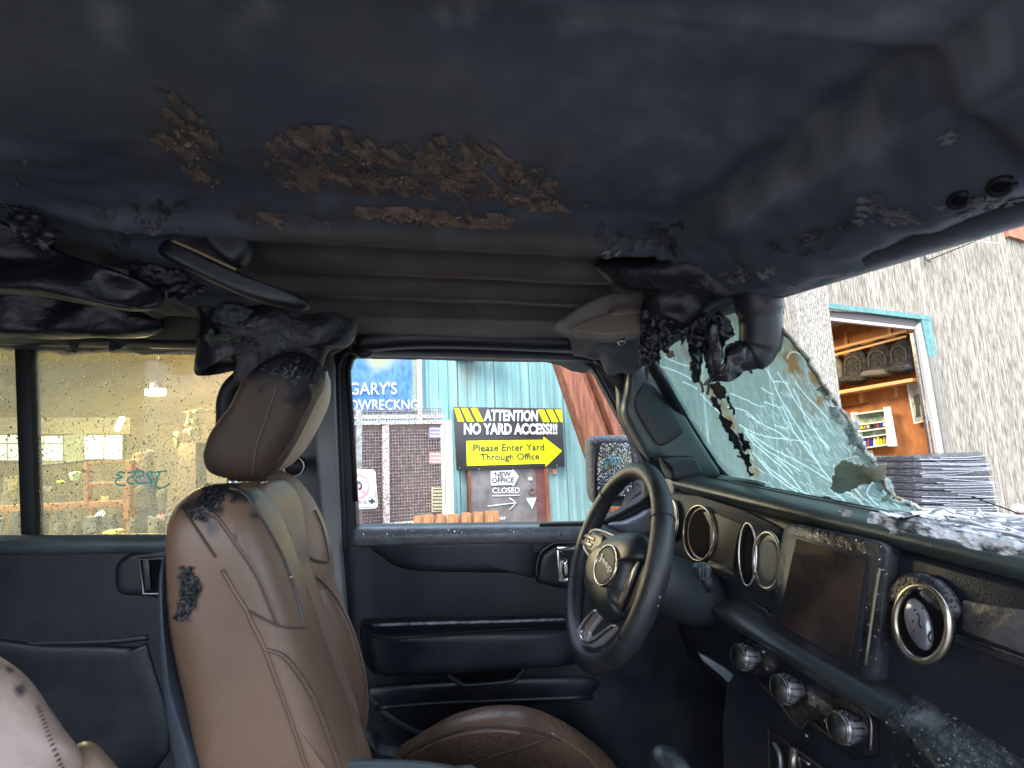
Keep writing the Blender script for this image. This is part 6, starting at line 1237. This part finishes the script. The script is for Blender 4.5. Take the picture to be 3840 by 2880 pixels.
inflate('airbag_cover', M(B5, [(470, 600), (540, 565), (600, 552), (670, 562), (705, 600), (712, 660), (700, 740), (650, 770), (620, 850), (585, 960), (545, 1050), (530, 1130), (450, 1172), (390, 1120), (330, 1030), (308, 930), (320, 850), (370, 760), (430, 650)]), WPo(.0), .034, .02, mat('airbag_plastic', (.028, .034, .037, 1), (.02, .024, .027, 1), rough=.4, scale=8, bump=.1, bscale=300), sw, p=5, rings=12)
bc = (410, 792); DO = WPo(.032)
inflate('hub_dish', [B5(*q) for q in pxell(405, 800, 92, 168, 13, 30)], WPo(.014), .020, .004, mat('dish_black', (.03, .031, .032, 1), rough=.4), sw, p=12, sm=1)
inflate('badge_disc', [B5(*q) for q in pxell(410, 775, 72, 140, 13, 30)], DO, .004, .004, GREYB, sw, p=12, sm=1)
tube('badge_ring', [hit(B5(*q), WPo(.036)) for q in pxell(410, 775, 73, 142, 13, 40)], .0022, CHROME, sw, closed=True)
text('badge_lettering', 'Jeep', hit(B5(362, 742), WPo(.0375)), hit(B5(440, 846), WPo(.0375)), hit(B5(382, 682), WPo(.0375)), WHITEP, sw, bold=.004, extr=.3)
# left spoke with buttons
ppoly('left_spoke', M(B5, [(255, 640), (270, 560), (330, 525), (400, 540), (485, 570), (470, 640), (400, 700), (345, 775), (300, 720)]), WPo(0), .014, PLAST, sw, off=.010, bevel=.004)
tube('spoke_frame', [WB(smooth([(340, 755), (290, 700), (260, 650), (268, 610), (300, 555), (335, 530), (375, 535), (440, 560), (500, 585)], 3), .016)], .0030, SILV, sw)
inflate('button_pad', M(B5, [(278, 660), (282, 625), (330, 560), (360, 555), (400, 575), (398, 620), (370, 680), (345, 705), (310, 695)]), WPo(.012), .006, .002, mat('pad_dark', (.05, .048, .045, 1), rough=.4), sw, p=10)
for pts in ([(310, 590), (330, 575), (390, 600), (385, 625), (340, 610)], [(290, 645), (300, 615), (372, 645), (360, 672)], [(325, 625), (335, 610), (352, 618), (344, 640)]):
    ppoly('button', M(B5, pts), WPo(0), .003, mat('button_grey', (.10, .095, .085, 1), rough=.3), sw, off=.020, bevel=.001)
ppoly('right_spoke', M(B5, [(640, 800), (690, 740), (720, 760), (700, 850), (620, 1060), (560, 1110), (540, 1090), (570, 960)]), WPo(0), .012, PLAST, sw, off=.006, bevel=.003)
ppoly('right_spoke_trim', M(B5, [(640, 780), (672, 752), (680, 765), (650, 850), (600, 980), (545, 1112), (533, 1095), (548, 1040), (600, 900)]), WPo(0), .006, SATIN, sw, off=.014, bevel=.001)
ppoly('spoke_buttons', M(B5, [(575, 950), (615, 840), (635, 845), (600, 960), (560, 1060), (545, 1060)]), WPo(0), .004, mat('button_tan', (.30, .26, .20, 1), (.08, .07, .06, 1), rough=.4, scale=60), sw, off=.016)
ppoly('lower_spoke', M(B5, [(228, 1225), (280, 1150), (350, 1078), (400, 1125), (355, 1180), (312, 1240), (310, 1290), (380, 1250), (470, 1185), (500, 1200), (470, 1250), (400, 1320), (350, 1352), (280, 1350), (240, 1300)]), WPo(0), .010, SILV, sw, off=.008, bevel=.003)
ppoly('lower_spoke_face', M(B5, [(275, 1200), (345, 1110), (395, 1130), (350, 1180), (310, 1235), (300, 1250)]), WPo(0), .003, mat('spoke_mirror', (.45, .36, .34, 1), rough=.2, metal=.4), sw, off=.012)
tube('lower_spoke_edge', [WB(smooth([(345, 1080), (290, 1150), (238, 1230), (248, 1290), (285, 1308), (340, 1290), (420, 1225), (475, 1188)], 3), .012)], .0024, CHROME, sw)
inflate('rim_base_pad', M(B5, [(190, 1180), (230, 1230), (240, 1300), (280, 1355), (350, 1360), (400, 1340), (380, 1400), (300, 1440), (220, 1400), (180, 1300)]), WPo(-.004), .012, .01, WLE, sw)
# column shroud and stalk
tube('column_shroud', [wc - wn * a - cv(0, 0, .012) for a in (.02, .05, .09, .13, .17, .21)], [.042, .056, .060, .060, .058, .056], mat('column_green', (.030, .040, .042, 1), (.02, .025, .028, 1), rough=.42, scale=6), sw, segs=28)
tube('wiper_stalk', [hit(B5(*q), PCY(.86)) for q in ((1140, 940), (1110, 880), (1080, 830))], [.010, .010, .009], PLAST, sw)
inflate('stalk_tip', M(B5, [(1020, 800), (1045, 760), (1095, 755), (1122, 780), (1110, 860), (1075, 878), (1035, 860)]), PCY(.85), .012, .012, mat('stalk_green', (.045, .058, .06, 1), rough=.35), sw, p=9)
for x in (1055, 1078, 1100): tube('stalk_rib', [hit(B5(x - 4, 862), PCY(.837)), hit(B5(x, 765), PCY(.837))], .0014, PLAST, sw, segs=5)
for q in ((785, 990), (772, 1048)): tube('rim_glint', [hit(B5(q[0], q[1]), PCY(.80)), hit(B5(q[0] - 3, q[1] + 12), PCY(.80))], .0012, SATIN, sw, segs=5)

# ---- driver seat
ds = empty('driver_seat', fc(-.1, .85, -.95), car)
def burn(px_list, scale=1.0):
    def f(v):
        q = topx(v); r = 0
        for (x, y, rx, ry) in px_list:
            n1 = noise.fractal(Vector((q[0] / 45, q[1] / 45, 3)), 1, 2, 4)
            d = math.hypot((q[0] - x) / rx, (q[1] - y) / ry); r = max(r, (1.15 - d) * 2.2 + n1 * 1.3)
        return max(0, min(1, r * scale))
    return f
bb = [B6(310, 1280) + (62, 70), B6(420, 1170) + (80, 34), B6(560, 1210) + (60, 26), B6(200, 1290) + (40, 36), B6(520, 1520) + (12, 26), B6(665, 1350) + (22, 16), B1(1090, 480) + (34, 62), B1(1060, 600) + (24, 44), B1(1270, 362) + (10, 9), B6(360, 1420) + (40, 18)]
nb = M(S, [(372, 1250), (372, 1160), (378, 1110), (400, 1075), (435, 1052), (475, 1046), (510, 1046), (535, 1060), (560, 1095), (585, 1150), (608, 1210), (628, 1270), (645, 1320), (668, 1390), (695, 1470), (725, 1555), (760, 1660), (800, 1780), (500, 1800), (445, 1660), (418, 1520), (395, 1420), (378, 1340)])
bol = inflate('near_bolster', nb, PCY(.62), .045, .10, LEATH, ds, p=5, rings=16, stain=burn(bb))
inflate('back_shell', M(S, [(368, 1330), (366, 1200), (376, 1170), (384, 1300), (398, 1400), (420, 1480), (445, 1560), (470, 1640), (500, 1800), (440, 1800), (400, 1600), (380, 1450)]), PCY(.615), .04, .10, mat('shell_grey', (.035, .045, .06, 1), rough=.5), ds, p=4)
ctr = M(S, [(505, 1052), (525, 1042), (560, 1036), (592, 1042), (610, 1075), (618, 1120), (626, 1180), (634, 1238), (650, 1290), (680, 1380), (715, 1490), (745, 1590), (770, 1700), (640, 1750), (560, 1400), (520, 1200)])
cen = inflate('seat_panel', ctr, PCY(.80), .12, .10, LEATHL, ds, p=12, rings=14, stain=burn([B6(560, 1190) + (50, 20), B6(620, 1270) + (10, 30)]))
far = M(S, [(560, 1040), (590, 1018), (620, 1022), (650, 1045), (680, 1090), (702, 1150), (713, 1210), (716, 1250), (735, 1310), (760, 1370), (783, 1440), (795, 1510), (792, 1570), (775, 1630), (765, 1760), (700, 1780), (640, 1500), (600, 1200)])
fb = inflate('far_bolster', far, PCY(1.06), .10, .06, LEATHL, ds, p=4, rings=14)
inflate('lower_far_bolster', M(S, [(640, 1250), (660, 1245), (690, 1262), (720, 1310), (750, 1370), (778, 1450), (790, 1520), (785, 1580), (768, 1640), (760, 1760), (720, 1760), (690, 1560), (665, 1400), (645, 1320)]), PCY(1.0), .045, .05, LEATH, ds, p=4)
T1 = bvh(bol); T2 = bvh(cen); T3 = bvh(fb)
seamsN = [[(1265, 365), (1330, 480), (1400, 590), (1440, 680), (1500, 800), (1560, 960), (1620, 1120), (1690, 1320), (1735, 1460), (1790, 1620)], [(1140, 10), (1230, 60), (1300, 150), (1370, 250), (1440, 350), (1490, 440), (1540, 560), (1585, 672)],
          [(1420, 600), (1500, 640), (1600, 682), (1680, 694), (1740, 692)], [(1512, 822), (1600, 850), (1680, 930), (1760, 1050), (1830, 1200), (1880, 1340), (1915, 1440), (1950, 1560)], [(1040, 10), (1090, 80), (1150, 170), (1230, 290)]]
for i, l in enumerate(seamsN):
    P = drape(M(B1, l), T1, .0015, 6)
    tube('seam', P, .0012, THREADD, ds, segs=6)
    if i in (0, 1, 3):
        P2 = drape([(q[0] + 5, q[1] - 2) for q in M(B1, l)], T1, .0012, 6); tube('piping', P2, .0013, LEATH, ds, segs=6)
        st_ = []; P3 = drape([(q[0] + 15, q[1] - 5) for q in M(B1, l)], T1, .0008, 26)
        for k in range(0, len(P3) - 2, 3): st_.append([P3[k], P3[k + 1]])
        if i == 3: tube('stitching', st_, .0009, THREADD, ds, segs=4, kind='stuff')
tube('shoulder_piping', drape(M(B6, [(480, 1160), (560, 1185), (620, 1245), (680, 1335), (740, 1430), (800, 1540), (850, 1640), (905, 1790), (950, 1930), (985, 2060), (1000, 2130)]), T1, .001, 5), .0022, mat('pipe_dark', (.06, .045, .04, 1), (.02, .02, .02, 1), rough=.4, scale=30), ds, segs=6)
for l in ([(1690, 215), (1740, 265), (1800, 305), (1875, 318)], [(1690, 345), (1760, 370), (1850, 440), (1930, 540), (1990, 660), (2040, 800), (2080, 960), (2095, 1100)], [(1800, 20), (1840, 110), (1868, 230), (1880, 310)]):
    tube('seam', drape(M(B1, l), T3, .002, 5), .0022, THREADD, ds, segs=6)
    P3 = drape([(q[0] - 8, q[1] + 6) for q in M(B1, l)], T3, .001, 22); tube('stitching', [[P3[k], P3[k + 1]] for k in range(0, len(P3) - 2, 3)], .0011, THREADD, ds, segs=4, kind='stuff')
ec = drape([B1(1585, 205), B1(1672, 165), B1(1585, 175)], T2, .002, 1)
eo = drape([B6(812, 1565), B6(912, 1500), B6(806, 1522)], T2, .002, 1)
text('embroidery', 'RUBICON', eo[0], eo[1], eo[2], mat('embroidery', (.42, .36, .31, 1), rough=.7), ds)
tube('badge_tag', [drape([B1(1662, 398)], T1, .002, 1)[0], drape([B1(1662, 412)], T1, .002, 1)[0]], .003, SATIN, ds)
# burnt scab on the side
flakes('charred_leather', M(B1, [(1040, 340), (1100, 345), (1120, 400), (1155, 460), (1130, 520), (1100, 600), (1040, 650), (1010, 640), (1030, 540), (1045, 450), (1030, 400)]), CHAR, ds, 260, 3, 10, -.6, 41, tree=T1, kind='stuff', hang=.005, elong=1.5)
flakes('charred_leather', M(B6, [(170, 1270), (250, 1190), (330, 1140), (470, 1150), (560, 1190), (520, 1260), (400, 1300), (330, 1400), (240, 1380)]), CHAR, ds, 260, 2, 7, .0, 42, tree=T1, kind='stuff', hang=.003, elong=1.8)
# headrest
hr = M(B6, [(335, 960), (345, 890), (375, 800), (440, 700), (520, 600), (580, 480), (640, 380), (740, 290), (860, 230), (1000, 230), (1090, 290), (1120, 350), (1110, 450), (1060, 560), (1000, 690), (930, 830), (850, 960), (790, 1040), (740, 1092), (640, 1112), (480, 1092), (370, 1050)])
hst = burn([B6(960, 430) + (60, 80), B6(820, 300) + (190, 85), B6(1080, 360) + (60, 60)])
hd = inflate('headrest', hr, PCY(.75), .045, .07, LEATHD, ds, p=6, rings=14, stain=hst)
hf = M(B6, [(1060, 470), (1100, 400), (1130, 345), (1152, 380), (1156, 470), (1140, 560), (1108, 640), (1050, 760), (960, 910), (900, 990), (852, 1032), (800, 1050), (740, 1080), (790, 1010), (860, 900), (930, 780), (1000, 650)])
inflate('headrest_face', hf, PCY(.80), .03, .06, mat('lit_leather', (.48, .32, .26, 1), (.52, .42, .27, 1), rough=.38, scale=3, bump=.1, bscale=300), ds, p=6)  # front face paler: light falling on it put into the leather colour
T4 = bvh(hd)
tube('headrest_piping', drape(M(B6, [(1045, 440), (1035, 560), (980, 690), (900, 850), (820, 970), (745, 1075)]), T4, .001, 5), .0028, mat('pipe_dark', (.06, .045, .04, 1)), ds, segs=6)
tube('seam', drape(M(B6, [(810, 460), (760, 600), (710, 740), (660, 900), (640, 1080)]), T4, .001, 5), .0014, mat('pipe_brown', (.10, .08, .07, 1), rough=.6), ds, segs=5)
for x, r_ in ((493, .005), (538, .006)): tube('headrest_post', [hit(B6(x, 1075), PCY(.76)), hit(B6(x - 3, 1180), PCY(.76))], r_, CHROME, ds, segs=12)
inflate('post_guide', M(B6, [(575, 1185), (600, 1170), (625, 1185), (615, 1205), (585, 1208)]), PCY(.74), .008, .006, SATIN, ds)
inflate('post_guide', M(B6, [(695, 1120), (720, 1105), (742, 1112), (735, 1135), (705, 1140)]), PCY(.74), .006, .006, SATIN, ds)
inflate('melted_drip', M(B6, [(1112, 350), (1130, 340), (1158, 350), (1156, 390), (1140, 408), (1122, 395)]), PCY(.77), .01, .01, WETC, ds, amp=.01)
flakes('charred_leather', M(B6, [(600, 330), (900, 230), (1090, 280), (1090, 380), (1040, 480), (960, 520), (900, 400), (700, 350)]), CHAR, ds, 180, 2, 8, -.1, 43, tree=T4, kind='stuff', hang=.004)
# cushion
cu_ = M(B2, [(290, 1640), (350, 1575), (460, 1500), (600, 1420), (760, 1370), (900, 1350), (1000, 1348), (1120, 1360), (1260, 1405), (1400, 1480), (1520, 1570), (1600, 1640), (1680, 1760), (1790, 2000), (1700, 2500), (300, 2500), (200, 2000)])
cu_ = [((a[0] - 1800) * 1.09 + 1820, a[1] + 16) for a in cu_]
csh = inflate('cushion', cu_, (fc(0, .98, -.52), nv(cv(0, .80, .60))), .035, .08, LEATHW, ds, p=3.2, rings=16)
T5 = bvh(csh)
for l, m_, r_ in (([(360, 1600), (430, 1545), (560, 1480), (700, 1425), (860, 1398), (1000, 1396), (1150, 1415), (1300, 1455), (1360, 1480)], THREADD, .003), ([(380, 1590), (560, 1500), (760, 1440), (960, 1425), (1100, 1440)], LEATHL, .0025), ([(740, 1660), (880, 1600), (1000, 1560), (1150, 1515), (1300, 1462)], THREADD, .0035), ([(1300, 1440), (1450, 1530), (1560, 1620), (1640, 1740)], LEATHL, .0025)):
    tube('seam', drape(M(B2, l), T5, .001, 5), r_, m_, ds, segs=6)
V = []; FA = []; Rw = random.Random(3)
for k in range(90):
    q = drape([B2(Rw.uniform(700, 1500), Rw.uniform(1400, 1650))], T5, .0005, 1)
    if q: r = Rw.choice((.001, .0016, .0022)); dome(q[0], cv(0, -.4, .9), cv(1, 0, 0), cv(0, .9, .4), r, r, r * .7)
mk('seat_drops', V, FA, DROP, ds, kind='stuff')
inflate('belt_buckle', M(B2, [(115, 1420), (170, 1440), (220, 1500), (300, 1510), (360, 1540), (350, 1575), (260, 1590), (110, 1600), (90, 1500)]), PCY(1.12), .03, .03, PLASTW, ds)
inflate('seat_base', M(B2, [(60, 1640), (1500, 1700), (1560, 2300), (60, 2300)]), PCY(1.15), .02, .05, PLAST, ds, p=14)

# ---- passenger seat (very near) and centre armrest
ps = empty('passenger_seat', fc(-.35, .2, -.95), car)
pst = burn([B1(50, 925) + (20, 12), B1(110, 1050) + (22, 28), B1(5, 1070) + (18, 14), B1(370, 1260) + (10, 12)])
pm = inflate('backrest', [(-700, 2330), (-300, 2370), (-60, 2425), (0, 2462), (70, 2510), (130, 2570), (190, 2660), (250, 2745), (300, 2812), (310, 2870), (260, 2960), (180, 3300), (-700, 3400)], (pd((0, 2800), .42), nv(ray((-50, 2700)))), .03, .08, mat('blush_leather', (.42, .30, .25, 1), (.36, .25, .20, 1), rough=.34, scale=6, bump=.2, bscale=40, attr='stain', c3=(.05, .04, .045, 1)), ps, p=4, stain=pst)
T6 = bvh(pm)
P3 = drape(M(B1, [(215, 1140), (250, 1230), (290, 1340), (345, 1470), (370, 1560)]), T6, .0012, 14); tube('stitching', [[P3[k], P3[k + 1]] for k in range(0, len(P3) - 2, 3)], .0015, THREADD, ps, segs=5, kind='stuff')
inflate('side_roll', [(240, 2870), (290, 2790), (350, 2785), (400, 2830), (450, 2900), (500, 3100), (300, 3300), (150, 3100)], (pd((300, 2850), .47), nv(ray((300, 2850)))), .03, .05, mat('roll_leather', (.34, .23, .16, 1), (.28, .19, .13, 1), rough=.4, scale=6), ps, p=4)
inflate('centre_armrest', [(860, 2900), (1000, 2872), (1150, 2856), (1320, 2846), (1500, 2848), (1620, 2858), (1720, 2876), (1790, 2905), (1800, 3300), (860, 3300)], (pd((1300, 2860), .60), nv(ray((1300, 2860)))), .04, .08, mat('armrest_grey', (.10, .115, .135, 1), (.08, .09, .105, 1), rough=.4, scale=8, bump=.1, bscale=200), car, p=7)
inflate('tunnel', [(1500, 2905), (1800, 2960), (2200, 3000), (2200, 3500), (1000, 3500), (1000, 2980)], (pd((1700, 3100), .75), nv(ray((1700, 3100)))), .03, .2, PLAST, car, p=8)
inflate('gear_knob', M(B2, [(1960, 1640), (2010, 1580), (2080, 1575), (2160, 1620), (2160, 1760), (1980, 1760)]), PCY(.62), .03, .03, PLASTW, car)
